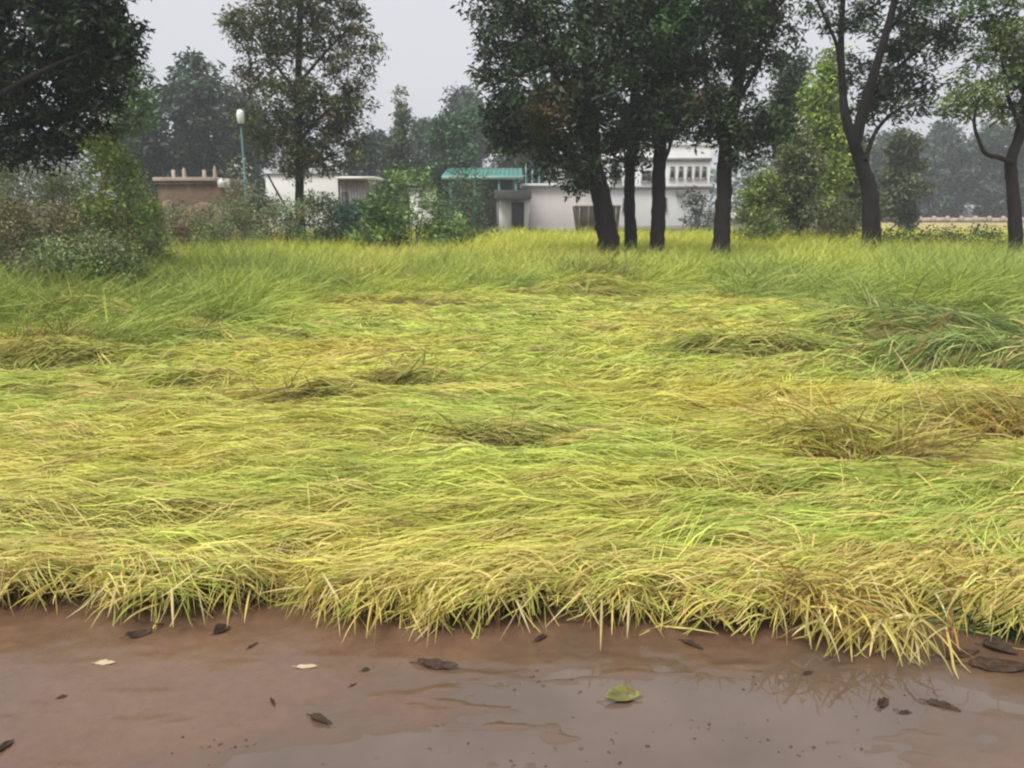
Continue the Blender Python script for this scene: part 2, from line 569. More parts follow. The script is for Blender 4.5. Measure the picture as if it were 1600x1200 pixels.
# ------------------------------------------------------------------ rice
def rice_col(x, y, n, rng, s=None):
    """Natural colour of the blades: ripe yellow, lime, straw and still-green patches."""
    u = x / np.maximum(y, 1)
    nz = fbm(x * 0.55, y * 0.8, 61, 3)
    nz2 = fbm(x * 1.7 + 9, y * 2.6, 62, 2)
    green = np.clip(0.25 + 0.42 * nz + 0.8 * sstep(0.30, 0.58, u) * sstep(6.0, 9.5, y) + 0.1 * sstep(-0.15, -0.45, u) * sstep(8.5, 11, y)
                    + 0.15 * nz2, 0, 1)
    strawy = np.clip(0.16 + 0.35 * nz2 + 0.75 * sstep(0.8, 0.1, y - edge_y(x)) + 0.3 * sstep(-0.2, -0.5, u) * sstep(9, 6, y), 0, 0.85)
    yel = np.array([0.63, 0.575, 0.125])
    lime = np.array([0.475, 0.56, 0.12])
    grn = np.array([0.25, 0.35, 0.10])
    straw = np.array([0.68, 0.56, 0.18])
    g = green[:, None]
    c = np.where(g < 0.5, yel + (lime - yel) * (g * 2), lime + (grn - lime) * ((g - 0.5) * 2))
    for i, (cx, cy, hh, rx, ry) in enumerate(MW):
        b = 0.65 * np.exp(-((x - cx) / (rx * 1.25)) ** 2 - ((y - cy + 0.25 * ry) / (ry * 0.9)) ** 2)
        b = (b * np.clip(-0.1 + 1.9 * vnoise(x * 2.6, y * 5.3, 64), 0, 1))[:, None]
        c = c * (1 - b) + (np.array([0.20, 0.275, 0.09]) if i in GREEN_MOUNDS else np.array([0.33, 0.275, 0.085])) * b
    r = rng.random(n)
    c = np.where((r < strawy * 0.75)[:, None], straw, c)
    c = np.where((r > 0.965)[:, None], np.array([0.30, 0.20, 0.08]), c)
    return np.clip(c * np.exp(rng.normal(0, 0.17, (n, 1))), 0.01, 0.85)


def lodged(n_w, ylo, yhi, per, wid, K, name, label, seed):
    rng = np.random.default_rng(seed)
    # density falls with distance
    q = rng.random(n_w * 2)
    ex = -0.35
    yw = (ylo ** ex + q * (yhi ** ex - ylo ** ex)) ** (1 / ex)
    xw = rng.uniform(-1, 1, n_w * 2) * (0.70 * yw + 1.3)
    keep = (yw - edge_y(xw) > 0.03) & (rng.random(n_w * 2) > stand(xw, yw) * 1.15) & (rng.random(n_w * 2) > pit_at(xw, yw) * 1.1)
    xw, yw = xw[keep][:n_w], yw[keep][:n_w]
    nw = len(xw)
    th = 0.04 + 0.62 * fbm(xw * 0.42, yw * 0.6, 71, 3) + 0.25 * fbm(xw * 1.6, yw * 2.2, 72, 2)
    th = th + rng.normal(0, 0.20, nw) + np.where(rng.random(nw) < 0.12, rng.normal(0, 0.8, nw), 0) + np.where(rng.random(nw) < 0.3, math.pi, 0)
    e = yw - edge_y(xw)
    ed = sstep(0.20, 0.03, e) * (rng.random(nw) < 0.3)
    th_edge = -math.pi / 2 + rng.normal(-0.1, 0.8, nw)
    th = th * (1 - ed) + th_edge * ed
    kap = rng.normal(0, 0.7, nw)
    Lw = rng.uniform(0.20, 0.54, nw) * (1 - 0.45 * sstep(0.35, 0.05, e))
    arc = np.abs(rng.normal(0, 0.017, nw)) + 0.005
    lay = rng.uniform(-0.04, 0.012, nw)
    # blades
    B = nw * per
    k = np.repeat(np.arange(nw), per)
    spread = np.repeat(rng.uniform(0.012, 0.05, nw), per)
    lat = rng.normal(0, 1, B) * spread
    lon = rng.normal(0, 0.10, B)
    tb = th[k] + rng.normal(0, 0.16, B)
    kb = kap[k] + rng.normal(0, 0.35, B)
    Lb = Lw[k] * rng.uniform(0.55, 1.15, B)
    t = np.linspace(0, 1, K)
    s = t[None] * Lb[:, None]
    ang = tb[:, None] + kb[:, None] * s * 0.5
    ax = xw[k] - np.sin(th[k]) * lat + np.cos(th[k]) * (lon - Lw[k] * 0.5)
    ay = yw[k] + np.cos(th[k]) * lat + np.sin(th[k]) * (lon - Lw[k] * 0.5)
    P = np.empty((B, K, 3))
    P[..., 0] = ax[:, None] + np.cos(ang) * s
    P[..., 1] = ay[:, None] + np.sin(ang) * s
    ee = P[..., 1] - edge_y(P[..., 0])
    P[..., 1] += np.where(ee < 0.0, -ee * 0.72, 0)      # tips past the edge hang instead of lying out on the mud
    hh = mat_h(P[..., 0], P[..., 1])
    ar = (arc[k] * rng.uniform(0.3, 1.7, B))[:, None] * np.sin(t * math.pi)[None]
    P[..., 2] = hh + (lay[k] + rng.normal(0, 0.012, B))[:, None] + ar
    P[..., 2] = np.where(ee < 0, P[..., 2] * np.clip(1 + ee * 5.5, 0.06, 1), P[..., 2])
    P[..., 2] = np.maximum(P[..., 2], 0.012)
    r = rng.normal(0, 0.75, B)
    side = np.stack([-np.sin(tb) * np.cos(r), np.cos(tb) * np.cos(r), np.sin(r)], 1)
    side = np.repeat(side[:, None], K, 1)
    prof = np.interp(t, [0, 0.3, 0.7, 1], [0.75, 1.0, 0.8, 0.15])
    Wb = wid * rng.uniform(0.6, 1.35, B) * (1 + 0.05 * yw[k])
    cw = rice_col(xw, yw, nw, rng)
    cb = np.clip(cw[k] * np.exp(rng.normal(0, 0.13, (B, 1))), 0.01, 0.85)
    r2 = rng.random(B)
    cb = np.where((r2 < 0.04)[:, None], np.array([0.62, 0.52, 0.22]), cb)
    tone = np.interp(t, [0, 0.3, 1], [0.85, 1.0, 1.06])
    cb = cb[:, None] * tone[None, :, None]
    ok = rng.random(B) > 1.25 * pit_big(P[..., 0], P[..., 1]).max(1)     # hollows stay open
    mid = P[:, K // 2]
    ok &= rng.random(B) > 0.85 * nick(mid[:, 0], mid[:, 1])
    P, Wb, side, cb = P[ok], Wb[ok], side[ok], cb[ok]
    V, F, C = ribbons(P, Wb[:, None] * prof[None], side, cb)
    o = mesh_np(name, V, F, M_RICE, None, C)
    return tag(o, label, 'rice', kind='stuff')


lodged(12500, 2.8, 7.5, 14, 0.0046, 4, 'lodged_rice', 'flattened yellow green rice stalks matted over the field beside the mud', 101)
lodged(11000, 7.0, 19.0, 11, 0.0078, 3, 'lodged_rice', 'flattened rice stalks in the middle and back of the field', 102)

# standing and leaning rice at the back
def standing(n_h, ylo, yhi, per, name, label, seed, wid, K=3, full=False):
    rng = np.random.default_rng(seed)
    q = rng.random(n_h * 3)
    ex = -0.6
    yh = (ylo ** ex + q * (yhi ** ex - ylo ** ex)) ** (1 / ex)
    xh = rng.uniform(-1, 1, n_h * 3) * (0.70 * yh + 1.5)
    S = stand(xh, yh) if not full else np.ones(n_h * 3)
    keep = (rng.random(n_h * 3) < S) & (rng.random(n_h * 3) > pit_big(xh, yh) * 1.2)
    if full:
        keep &= (xh > -7.5 - 0.1 * yh)
    xh, yh, S = xh[keep][:n_h], yh[keep][:n_h], S[keep][:n_h]
    nh = len(xh)
    k = np.repeat(np.arange(nh), per)
    B = nh * per
    root = np.stack([xh[k] + rng.normal(0, 0.06, B), yh[k] + rng.normal(0, 0.06, B), np.zeros(B)], 1)
    waz = 0.5 * fbm(xh * 0.3, yh * 0.3, 81, 2) - 0.3
    az = np.where(rng.random(B) < (1 - S[k]) * 0.9 + 0.25, waz[k] + rng.normal(0, 0.5, B), rng.uniform(-math.pi, math.pi, B))
    ph = np.clip((1 - S[k]) * 0.85 + 0.10 + np.abs(rng.normal(0, 0.16, B)), 0, 1.5)
    bend = rng.uniform(0.5, 1.9, B)
    hgt = 0.90 + 0.22 * fbm(xh * 0.55, yh * 0.55, 82, 3) + 0.16 * sstep(0.22, 0.45, np.abs(xh / yh)) * (0 if full else 1)
    L = hgt[k] * rng.uniform(0.75, 1.12, B)
    u = xh / yh
    lime = np.array([0.54, 0.60, 0.11])
    grn = np.array([0.34, 0.42, 0.10])
    yel = np.array([0.62, 0.56, 0.15])
    gg = np.clip(0.30 + 0.26 * sstep(21, 17, yh) + 1.15 * fbm(xh * 0.6, yh * 0.8, 83, 3) + 0.45 * sstep(0.02, 0.3, u) * sstep(26, 20, yh) + 0.25 * sstep(0.32, 0.5, u) + 0.35 * sstep(-0.15, -0.35, u) * sstep(20, 13, yh)
                 - 0.1 * sstep(19, 26, yh), 0, 1)[:, None]
    cw = np.where(gg < 0.4, yel + (lime - yel) * gg / 0.4, lime + (grn - lime) * (gg - 0.4) / 0.6)
    if full:
        cw = cw * 0.25 + np.array([0.62, 0.67, 0.09]) * 0.75
    cb = np.clip(cw[k] * np.exp(rng.normal(0, 0.2, (B, 1))), 0.01, 0.8)
    V, F, C = stalks(root, az, ph, bend, L, wid * rng.uniform(0.7, 1.3, B), cb, K, rng)
    return tag(mesh_np(name, V, F, M_RICE, None, C), label, 'rice', kind='stuff')


standing(6200, 8.0, 23.0, 12, 'standing_rice', 'green and lime rice still standing at the back of the field', 111, 0.014)
standing(5200, 22.6, 42.0, 10, 'standing_rice', 'bright lime rice field beyond the row of dark trees', 112, 0.022, 3, True)


# drooping fringe along the mud
def fringe(n, seed):
    rng = np.random.default_rng(seed)
    xs = rng.uniform(-3.6, 3.6, n)
    cl = fbm(xs * 3.0, xs * 0 + 1.7, 91, 2)
    keep = rng.random(n) < 0.30 + 1.5 * cl
    xs, cl = xs[keep], cl[keep]
    n = len(xs)
    back = rng.uniform(0.0, 0.20, n)
    ys = edge_y(xs) + back
    root = np.stack([xs, ys, mat_h(xs, ys) * rng.uniform(0.5, 1.05, n)], 1)
    az = -math.pi / 2 + 0.55 * fbm(xs * 1.7, xs * 0, 92, 2) + rng.normal(0, 0.45, n) - 0.2 + np.where(rng.random(n) < 0.35, rng.choice([-1.1, 1.1], n), 0)
    ph = rng.uniform(1.25, 1.9, n)
    bend = rng.uniform(0.2, 1.1, n)
    L = rng.uniform(0.08, 0.20, n) * (1 + 0.6 * cl)
    straw = pal([(0.64, 0.50, 0.15), (0.57, 0.49, 0.11), (0.70, 0.60, 0.28), (0.40, 0.42, 0.09), (0.34, 0.22, 0.07)], [4, 4, 1, 2, 1.5], n, rng, 0.16)
    V, F, C = stalks(root, az, ph, bend, L, 0.0070 * rng.uniform(0.5, 1.4, n), straw, 6, rng, zmin=0.014)
    a = Acc()
    a.add(V, F, C)
    # stiff pale culms leaning down onto the mud
    m = 45
    xs = rng.uniform(-2.6, 2.6, m)
    ys = edge_y(xs) + rng.uniform(0.0, 0.12, m)
    root = np.stack([xs, ys, rng.uniform(0.13, 0.26, m)], 1)
    az = -math.pi / 2 + rng.normal(-0.2, 0.75, m)
    V, F, C = stalks(root, az, rng.uniform(1.7, 2.5, m), rng.normal(0, 0.12, m), rng.uniform(0.16, 0.32, m), 0.008 * rng.uniform(0.7, 1.4, m),
                     pal([(0.66, 0.56, 0.28), (0.55, 0.42, 0.2)], [2, 1], m, rng, 0.12), 4, rng, zmin=0.016)
    a.add(V, F, C)
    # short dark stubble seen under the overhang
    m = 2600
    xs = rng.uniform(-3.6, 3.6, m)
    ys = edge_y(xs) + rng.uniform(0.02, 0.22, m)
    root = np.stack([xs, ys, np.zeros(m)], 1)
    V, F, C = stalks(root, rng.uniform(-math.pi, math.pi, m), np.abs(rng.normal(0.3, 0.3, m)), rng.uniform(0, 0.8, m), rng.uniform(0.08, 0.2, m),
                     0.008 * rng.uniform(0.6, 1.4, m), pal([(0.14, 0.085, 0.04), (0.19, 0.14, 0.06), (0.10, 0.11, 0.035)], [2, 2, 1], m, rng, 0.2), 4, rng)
    a.add(V, F, C)
    return tag(a.build('rice_fringe', M_RICE), 'straw coloured rice tips drooping over the mud edge', 'rice', kind='stuff')


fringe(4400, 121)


# separate risen clumps that catch the eye
def clump(px, py, z, n, L, az0, azs, ph, bend, palette, wts, label, wid=0.009, rad=0.12, seed=0, cat='rice clump', hang=0.0):
    rng = np.random.default_rng(500 + seed)
    c = ground(px, py, z)
    o = empty('rice_clump', (c[0], c[1], 0), label, cat, 'risen rice clumps in the flattened field')
    root = np.stack([rng.normal(0, rad, n), rng.normal(0, rad * 0.6, n), np.full(n, z * 0.5)], 1)
    az = np.radians(az0) + rng.normal(0, math.radians(azs), n)
    V, F, C = stalks(root, az, np.clip(rng.normal(ph, 0.3, n), 0, 2.4), rng.uniform(bend * 0.4, bend * 1.5, n), L * rng.uniform(0.6, 1.2, n),
                     wid * rng.uniform(0.6, 1.4, n), pal(palette, wts, n, rng, 0.2), 6, rng, zmin=0.016)
    mesh_np('blades', V, F, M_RICE, o, C)['kind'] = 'stuff'
    m = max(12, n // 6)
    root2 = np.stack([rng.normal(0, rad * 0.8, m), rng.normal(0, rad * 0.5, m), np.full(m, z * 0.3)], 1)
    V, F, C = stalks(root2, np.radians(az0) + rng.normal(0, math.radians(azs * 1.2), m), np.clip(rng.normal(ph * 0.8, 0.3, m), 0, 2), rng.uniform(0.1, 0.5, m),
                     L * rng.uniform(0.4, 0.8, m), wid * 1.1 * rng.uniform(0.7, 1.3, m), pal([(0.62, 0.50, 0.24), (0.22, 0.14, 0.06)], [1, 1.4], m, rng, 0.15), 4, rng, zmin=0.016)
    mesh_np('straws', V, F, M_RICE, o, C)['kind'] = 'stuff'
    return o


GOLD = [(0.56, 0.44, 0.12), (0.45, 0.40, 0.09), (0.36, 0.20, 0.06), (0.62, 0.52, 0.22)]
OLIV = [(0.26, 0.25, 0.06), (0.16, 0.17, 0.045), (0.33, 0.27, 0.09), (0.20, 0.14, 0.055)]
GREEN = [(0.22, 0.29, 0.10), (0.30, 0.36, 0.12), (0.16, 0.21, 0.08), (0.40, 0.41, 0.16)]
clump(1275, 880, 0.26, 330, 0.27, -95, 60, 1.0, 1.5, GOLD, [4, 3, 2, 3], 'golden brown rice clump fanning down over the mud edge', 0.009, 0.10, 1)
clump(1390, 925, 0.20, 150, 0.24, -120, 45, 1.6, 0.9, GOLD, [3, 4, 1, 4], 'pale straw clump spilling furthest onto the mud', 0.009, 0.11, 2)
clump(1575, 865, 0.28, 260, 0.28, -130, 60, 1.0, 1.4, GOLD, [4, 3, 1, 3], 'tall straw yellow clump at the mud edge above the dark leaves', 0.009, 0.12, 3)
clump(1570, 955, 0.06, 420, 0.15, -90, 70, 0.9, 1.0, [(0.04, 0.09, 0.04), (0.07, 0.13, 0.05), (0.12, 0.16, 0.06)], [3, 3, 1], 'dark green weed tuft growing beside the mud', 0.011, 0.10, 4, 'weed')
clump(1300, 668, 0.24, 420, 0.62, -160, 70, 1.05, 0.8, GOLD, [4, 3, 2, 2], 'broken straw clump sticking up amid the flattened rice', 0.010, 0.18, 5)
clump(1390, 700, 0.22, 420, 0.66, -25, 60, 1.2, 0.7, GOLD + OLIV, [3, 3, 1, 2, 2, 1, 2, 1], 'straw clump with brown stems next to the broken one', 0.010, 0.20, 6)
clump(1580, 650, 0.26, 460, 0.60, 165, 60, 1.0, 0.9, GOLD, [4, 3, 2, 1], 'rusty golden rice clump at the edge of the view', 0.010, 0.22, 7)
clump(490, 608, 0.22, 170, 0.45, 10, 100, 1.25, 0.6, OLIV, [2, 3, 1, 1], 'small dark olive tuft alone in the open field', 0.012, 0.12, 8)
clump(930, 440, 0.2, 420, 0.85, -80, 80, 0.75, 1.2, OLIV + GOLD[:1], [3, 2, 2, 1, 2], 'hump of olive rice in front of the tree row', 0.015, 0.35, 9)
clump(130, 485, 0.2, 480, 0.85, -40, 70, 0.8, 1.3, OLIV + GOLD[:1], [3, 2, 3, 2, 2], 'bent brownish rice clump below the weedy bank', 0.014, 0.35, 10)
clump(1400, 505, 0.2, 520, 0.85, 175, 60, 0.95, 0.9, GREEN, [3, 3, 2, 2], 'heap of green leaning rice with a dark hollow', 0.013, 0.45, 11)
clump(630, 590, 0.2, 160, 0.5, -10, 90, 1.3, 0.5, OLIV, [3, 2, 2, 1], 'low olive ridge of rice standing proud of the mat', 0.012, 0.2, 12)
clump(790, 672, 0.2, 150, 0.42, 190, 60, 1.3, 0.5, OLIV, [3, 2, 2, 2], 'brown hollow clump in the middle of the flattened rice', 0.010, 0.16, 13)
clump(70, 545, 0.2, 420, 0.75, -35, 60, 0.9, 1.1, OLIV + GOLD[:1], [3, 2, 3, 2, 3], 'bent straw brown rice nearest the edge below the bank', 0.012, 0.35, 16)
clump(275, 518, 0.18, 300, 0.6, -30, 60, 1.0, 0.9, OLIV + GOLD[:1], [3, 2, 3, 2, 1], 'brown gap of broken rice right of the bent clump', 0.012, 0.3, 17)
clump(1180, 542, 0.18, 380, 0.6, 180, 50, 1.1, 0.7, OLIV + GREEN[:2], [3, 2, 1, 1, 2, 2], 'low olive ridge running up to the green heap', 0.012, 0.45, 18)
clump(590, 440, 0.18, 380, 0.8, -15, 60, 0.9, 1.0, OLIV + GOLD[:2], [3, 2, 2, 2, 1, 1], 'olive hollow of leaning rice at the back of the field', 0.014, 0.45, 19)
clump(300, 462, 0.15, 520, 0.85, -25, 35, 0.75, 1.0, [(0.20, 0.29, 0.11), (0.12, 0.19, 0.07), (0.32, 0.38, 0.16)], [3, 2, 2], 'pale green rice leaning over beneath the weedy bank', 0.014, 0.5, 14)
clump(480, 446, 0.15, 460, 0.8, -30, 35, 0.75, 1.0, [(0.20, 0.29, 0.10), (0.12, 0.19, 0.07), (0.32, 0.38, 0.15)], [3, 2, 2], 'leaning green rice in front of the trunk of the lone tree', 0.014, 0.55, 15)


# ------------------------------------------------------------------ trees
def tree(name, label, Y, trunk, trad, limbs, lobes, leafL, palette, wts, seed, group=None, bark=M_BARK, dens=1.0, sides=9, cl_sig=0.26,
         per=38, droop=0.4, asp=0.34, cat='tree', sink=True, leaf_scale_rad=1.0):
    """trunk: [(px,py)] from the ground up; limbs: [([(px,py,dY)..], r0, r1)]; lobes: [(px,py,rx,ry,dY,clusters[,palette])] in photo pixels at distance Y."""
    rng = np.random.default_rng(seed)
    base = at(*trunk[0], Y)
    base[2] = 0.0
    o = empty(name, base, label, cat, group)
    T = [base + np.array([0, 0, -0.15])] + [at(a, b, Y + (i * 0.06)) for i, (a, b) in enumerate(trunk)]
    if T[1][2] < 0.25:
        T.pop(1)
    R = np.interp(np.linspace(0, 1, len(T)), [0, 0.10, 0.2, 1], [trad * 1.55, trad * 1.1, trad, trad * 0.6])
    tp, tr = smooth_path(T, R, 6)
    wood = Acc()
    wood.add(*tube(tp, tr, sides, 0.10, seed))
    paths = [(tp, tr)]
    for pts, r0, r1 in limbs:
        P3 = [at(a, b, Y + dy) for a, b, dy in pts]
        p, r = smooth_path(P3, np.linspace(r0, r1, len(P3)), 5)
        wood.add(*tube(p, r, 7, 0.05, seed + 3))
        paths.append((p, r))
    allp = np.concatenate([p for p, r in paths])
    allr = np.concatenate([r for p, r in paths])
    lv = Acc()
    sc = Y / FPX / math.cos(PITCH) * 1.0
    for lb in lobes:
        px, py, rx, ry, dy, nc = lb[:6]
        pl, wt = (lb[6], lb[7]) if len(lb) > 6 else (palette, wts)
        c = at(px, py, Y + dy)
        rad = np.array([rx * sc, max(rx, ry) * sc * 0.8, ry * sc])
        # branch from the nearest wood below
        below = allp[:, 2] < c[2] + 0.2 * rad[2]
        dd = np.linalg.norm(allp - c, axis=1) + np.where(below, 0, 50) + 0.6 * np.maximum(0, allp[:, 2] - c[2] + 0.6)
        i = int(np.argmin(dd))
        s0, r0 = allp[i], min(allr[i] * 0.6, 0.03 + 0.02 * np.linalg.norm(rad))
        mid = (s0 + c) / 2 + rng.normal(0, 0.08, 3) * np.linalg.norm(c - s0) + np.array([0, 0, -0.05 * np.linalg.norm(c - s0)])
        bp, br = smooth_path([s0, mid, c], [r0, r0 * 0.75, r0 * 0.45], 4)
        wood.add(*tube(bp, br, 6))
        ncl = max(3, int(nc * dens))
        d = unit(rng.normal(size=(ncl, 3)))
        rr = rng.uniform(0.25, 1.0, ncl) ** 0.55
        cc = c + d * rr[:, None] * rad
        for q in range(ncl):
            if q % 2 == 0:
                j = int(rng.integers(len(bp) // 2, len(bp)))
                m = (bp[j] + cc[q]) / 2 + rng.normal(0, 0.06, 3)
                wood.add(*tube(np.array([bp[j], m, cc[q]]), np.array([r0 * 0.32, r0 * 0.22, 0.006]), 4))
        per_ = int(per * 1.2)
        nn = ncl * per_
        k = np.repeat(np.arange(ncl), per_)
        sg = cl_sig * rng.uniform(0.6, 1.3, ncl)
        pos = cc[k] + unit(rng.normal(size=(nn, 3))) * (rng.random(nn) ** 0.5 * 1.65 * sg[k])[:, None] * np.array([1.0, 1.0, 0.75])
        cw = pal(pl, wt, ncl, rng, 0.28)
        col = np.clip(cw[k] * np.exp(rng.normal(0, 0.25, (nn, 1))), 0.003, 0.7)
        L = leafL * rng.uniform(0.7, 1.45, nn)
        lv.add(*leaf_quads(pos, L, L * asp, col, rng, droop))
    wood.build('trunk', bark, o, True, base)
    lv.build('crown', M_LEAF, o, False, base)
    return o


DK = [(0.034, 0.064, 0.028), (0.052, 0.090, 0.034), (0.024, 0.042, 0.022), (0.075, 0.125, 0.045)]
DKW = [4, 3, 3, 2]
BRN = [(0.075, 0.055, 0.024), (0.05, 0.06, 0.026), (0.10, 0.08, 0.03)]
BRW = [3, 3, 1]
GRN = [(0.045, 0.115, 0.035), (0.07, 0.15, 0.045), (0.035, 0.075, 0.03)]
GRW = [3, 2, 2]
ROW = 'dark trees in a row on the field bund'
tree('tree', 'broad dark tree with thickest trunk, first of the row before the white building', 22.0,
     [(950, 380), (944, 340), (936, 295), (925, 250), (922, 200), (925, 150), (915, 60), (905, -40)], 0.28,
     [([(940, 300, 0), (915, 275, -.2), (880, 235, -.4), (850, 200, -.6)], 0.12, 0.05),
      ([(925, 230, 0), (890, 160, .3), (850, 80, .6)], 0.11, 0.05), ([(922, 190, 0), (950, 110, -.5), (970, 20, -.8)], 0.11, 0.05)],
     [(800, 70, 52, 62, 0.2, 44), (775, 20, 40, 40, 0.8, 22), (850, 20, 60, 60, -0.4, 40), (795, 175, 46, 46, 0.3, 40), (800, 222, 38, 26, 0.5, 22),
      (860, 130, 60, 60, -0.8, 55), (875, 190, 60, 50, 0.2, 46), (865, 165, 30, 40, -1.3, 18, BRN, BRW), (880, 250, 50, 34, -0.4, 28), (920, 90, 70, 80, -0.6, 60),
      (940, 190, 55, 55, 0.6, 40), (925, 270, 45, 28, 0.3, 18), (820, -70, 90, 70, 0, 34), (920, -110, 110, 80, 0.4, 40), (860, -190, 90, 70, 0, 20), (760, 95, 22, 30, 0.4, 8)],
     0.17, DK, DKW, 201, ROW)
tree('tree', 'slim dark trunk close behind the thickest tree of the row', 23.0,
     [(986, 380), (984, 330), (984, 280), (988, 220), (992, 150), (990, 60), (985, -40)], 0.17,
     [([(986, 250, 0), (1005, 190, .3), (1010, 120, .5)], 0.08, 0.04)],
     [(985, 130, 55, 70, 0.4, 50), (985, 225, 40, 45, -0.2, 30), (1000, 50, 60, 60, 0.8, 40), (980, -60, 90, 70, 0.5, 30), (960, 20, 50, 50, -1.0, 34, BRN + DK, [1, 1, .5, 2, 2, 2, 1])],
     0.16, DK, DKW, 202, ROW)
tree('tree', 'straight dark trunk before the white building, third in the row', 22.3,
     [(1027, 382), (1029, 330), (1030, 270), (1034, 200), (1040, 130), (1045, 40), (1048, -60)], 0.20,
     [([(1032, 262, 0), (1045, 235, -.2), (1050, 205, -.3)], 0.06, 0.03), ([(1036, 180, 0), (1065, 110, .3), (1080, 40, .3)], 0.09, 0.04)],
     [(1040, 60, 52, 55, -0.4, 44, GRN, GRW), (1060, 130, 55, 55, 0.3, 48), (1030, 170, 45, 40, 0, 30), (1015, 200, 34, 26, -.4, 14), (1075, 10, 60, 55, 0.5, 42),
      (1050, -70, 90, 70, 0, 34), (1010, 20, 45, 60, -.9, 30, GRN + DK, [1, 1, 1, 2, 2, 1, 1]), (1060, 200, 40, 22, .2, 12)],
     0.17, DK, DKW, 203, ROW)
tree('tree', 'dark tree standing apart at the end of the white building', 21.6,
     [(1127, 384), (1130, 340), (1132, 290), (1134, 230), (1146, 170), (1160, 90), (1168, -10)], 0.22,
     [([(1134, 240, 0), (1110, 170, .2), (1100, 90, .3), (1095, 0, .3)], 0.10, 0.04), ([(1136, 270, 0), (1158, 225, -.3), (1190, 180, -.6)], 0.08, 0.035),
      ([(1146, 170, 0), (1185, 100, .3), (1210, 40, .4)], 0.08, 0.03)],
     [(1105, 60, 52, 58, 0.2, 44), (1105, 160, 52, 42, 0, 46), (1160, 30, 55, 55, -.3, 40), (1195, 60, 40, 44, .3, 26), (1180, 10, 45, 40, .6, 22), (1150, 120, 32, 40, .5, 16),
      (1190, 190, 45, 30, -.5, 26), (1140, 205, 50, 24, .2, 26), (1130, -80, 100, 70, 0, 38), (1200, -70, 60, 60, .3, 20), (1165, 235, 26, 24, -.3, 10)],
     0.165, DK + BRN[:2], [4, 3, 3, 2, .5, 1], 204, ROW)
tree('tree', 'open dark tree with leaning trunk forking into several limbs', 23.0,
     [(1362, 380), (1361, 330), (1358, 292), (1346, 255), (1335, 226)], 0.27,
     [([(1335, 228, 0), (1322, 185, 0), (1317, 143, .1), (1314, 60, .2), (1319, -30, .2)], 0.15, 0.06),
      ([(1336, 222, 0), (1352, 160, -.2), (1372, 95, -.4), (1398, 0, -.5), (1408, -70, -.5)], 0.17, 0.06),
      ([(1314, 120, .1), (1307, 70, 0), (1292, 35, -.1), (1274, -5, -.2)], 0.06, 0.03),
      ([(1352, 250, 0), (1366, 210, .3), (1388, 182, .5), (1415, 165, .6)], 0.075, 0.03),
      ([(1378, 150, -.3), (1408, 102, 0), (1440, 75, .2), (1470, 50, .3)], 0.075, 0.03),
      ([(1395, 40, -.4), (1425, 10, -.2), (1460, -40, 0)], 0.06, 0.03)],
     [(1340, 30, 40, 40, .3, 22), (1390, 110, 42, 40, .4, 34), (1425, 60, 44, 44, .2, 36), (1470, 20, 46, 44, .4, 34), (1405, 160, 46, 30, .6, 28), (1440, 120, 30, 32, .4, 14),
      (1365, 190, 26, 44, .8, 14), (1420, 0, 60, 40, 0, 30), (1350, -50, 80, 55, .2, 28), (1450, -60, 80, 55, .2, 28), (1275, 10, 26, 26, -.2, 7), (1325, 110, 20, 40, .5, 9), (1480, 70, 30, 24, .4, 9), (1290, -50, 50, 40, 0, 12)],
     0.16, DK, DKW, 205, ROW, dens=0.78)
OLV = [(0.14, 0.20, 0.06), (0.19, 0.26, 0.08), (0.09, 0.14, 0.05), (0.24, 0.28, 0.11)]
tree('tree', 'light leafed tree with a crooked side limb at the far end of the field', 21.0,
     [(1587, 388), (1586, 340), (1582, 290), (1580, 250), (1592, 215), (1602, 160), (1612, 60)], 0.17,
     [([(1581, 254, 0), (1560, 246, -.1), (1540, 240, -.2), (1529, 218, -.2), (1522, 190, -.2), (1530, 150, -.1)], 0.07, 0.03),
      ([(1596, 200, 0), (1575, 150, .3), (1565, 90, .4)], 0.07, 0.03)],
     [(1560, 100, 48, 36, .2, 24), (1518, 145, 40, 26, -.2, 18), (1580, 50, 40, 36, 0, 20), (1500, 170, 24, 14, -.2, 7), (1570, 170, 40, 24, .4, 15), (1545, 20, 44, 34, 0, 22, GRN + OLV[:2], [2, 2, 1, 2, 2]),
      (1640, 80, 60, 60, 0, 24), (1620, -40, 90, 60, 0, 26), (1595, 130, 30, 30, .2, 12)],
     0.14, OLV, [3, 2, 2, 1], 206, None, M_BARK, 1.0, cl_sig=0.22)

# big dark tree at the near left
tree('tree', 'large dark tree overhanging the weedy bank', 14.5,
     [(-90, 420), (-85, 300), (-70, 200), (-40, 100), (0, 10), (30, -80)], 0.30,
     [([(-70, 210, 0), (0, 150, -.3), (70, 110, -.5), (140, 80, -.6)], 0.07, 0.03), ([(-80, 260, 0), (-20, 210, .3), (60, 190, .4), (120, 170, .5)], 0.10, 0.04)],
     [(40, 40, 75, 70, 0, 60), (120, 30, 64, 56, -.3, 50), (170, 70, 44, 44, -.3, 30), (60, 130, 80, 50, .3, 52), (140, 130, 54, 44, .2, 34), (20, 190, 70, 44, .2, 36), (105, 195, 62, 32, .5, 26),
      (185, 20, 34, 34, -.2, 14), (30, 235, 50, 22, 0, 12), (90, 235, 36, 20, .2, 8), (60, -70, 140, 70, 0, 40), (170, -60, 60, 50, 0, 16), (-60, 80, 80, 90, 0, 30)],
     0.13, [(0.022, 0.040, 0.018), (0.034, 0.060, 0.024), (0.016, 0.026, 0.016), (0.06, 0.10, 0.045)], [4, 3, 3, 1.2], 207, None, M_BARK, 1.0, cl_sig=0.19, per=46)
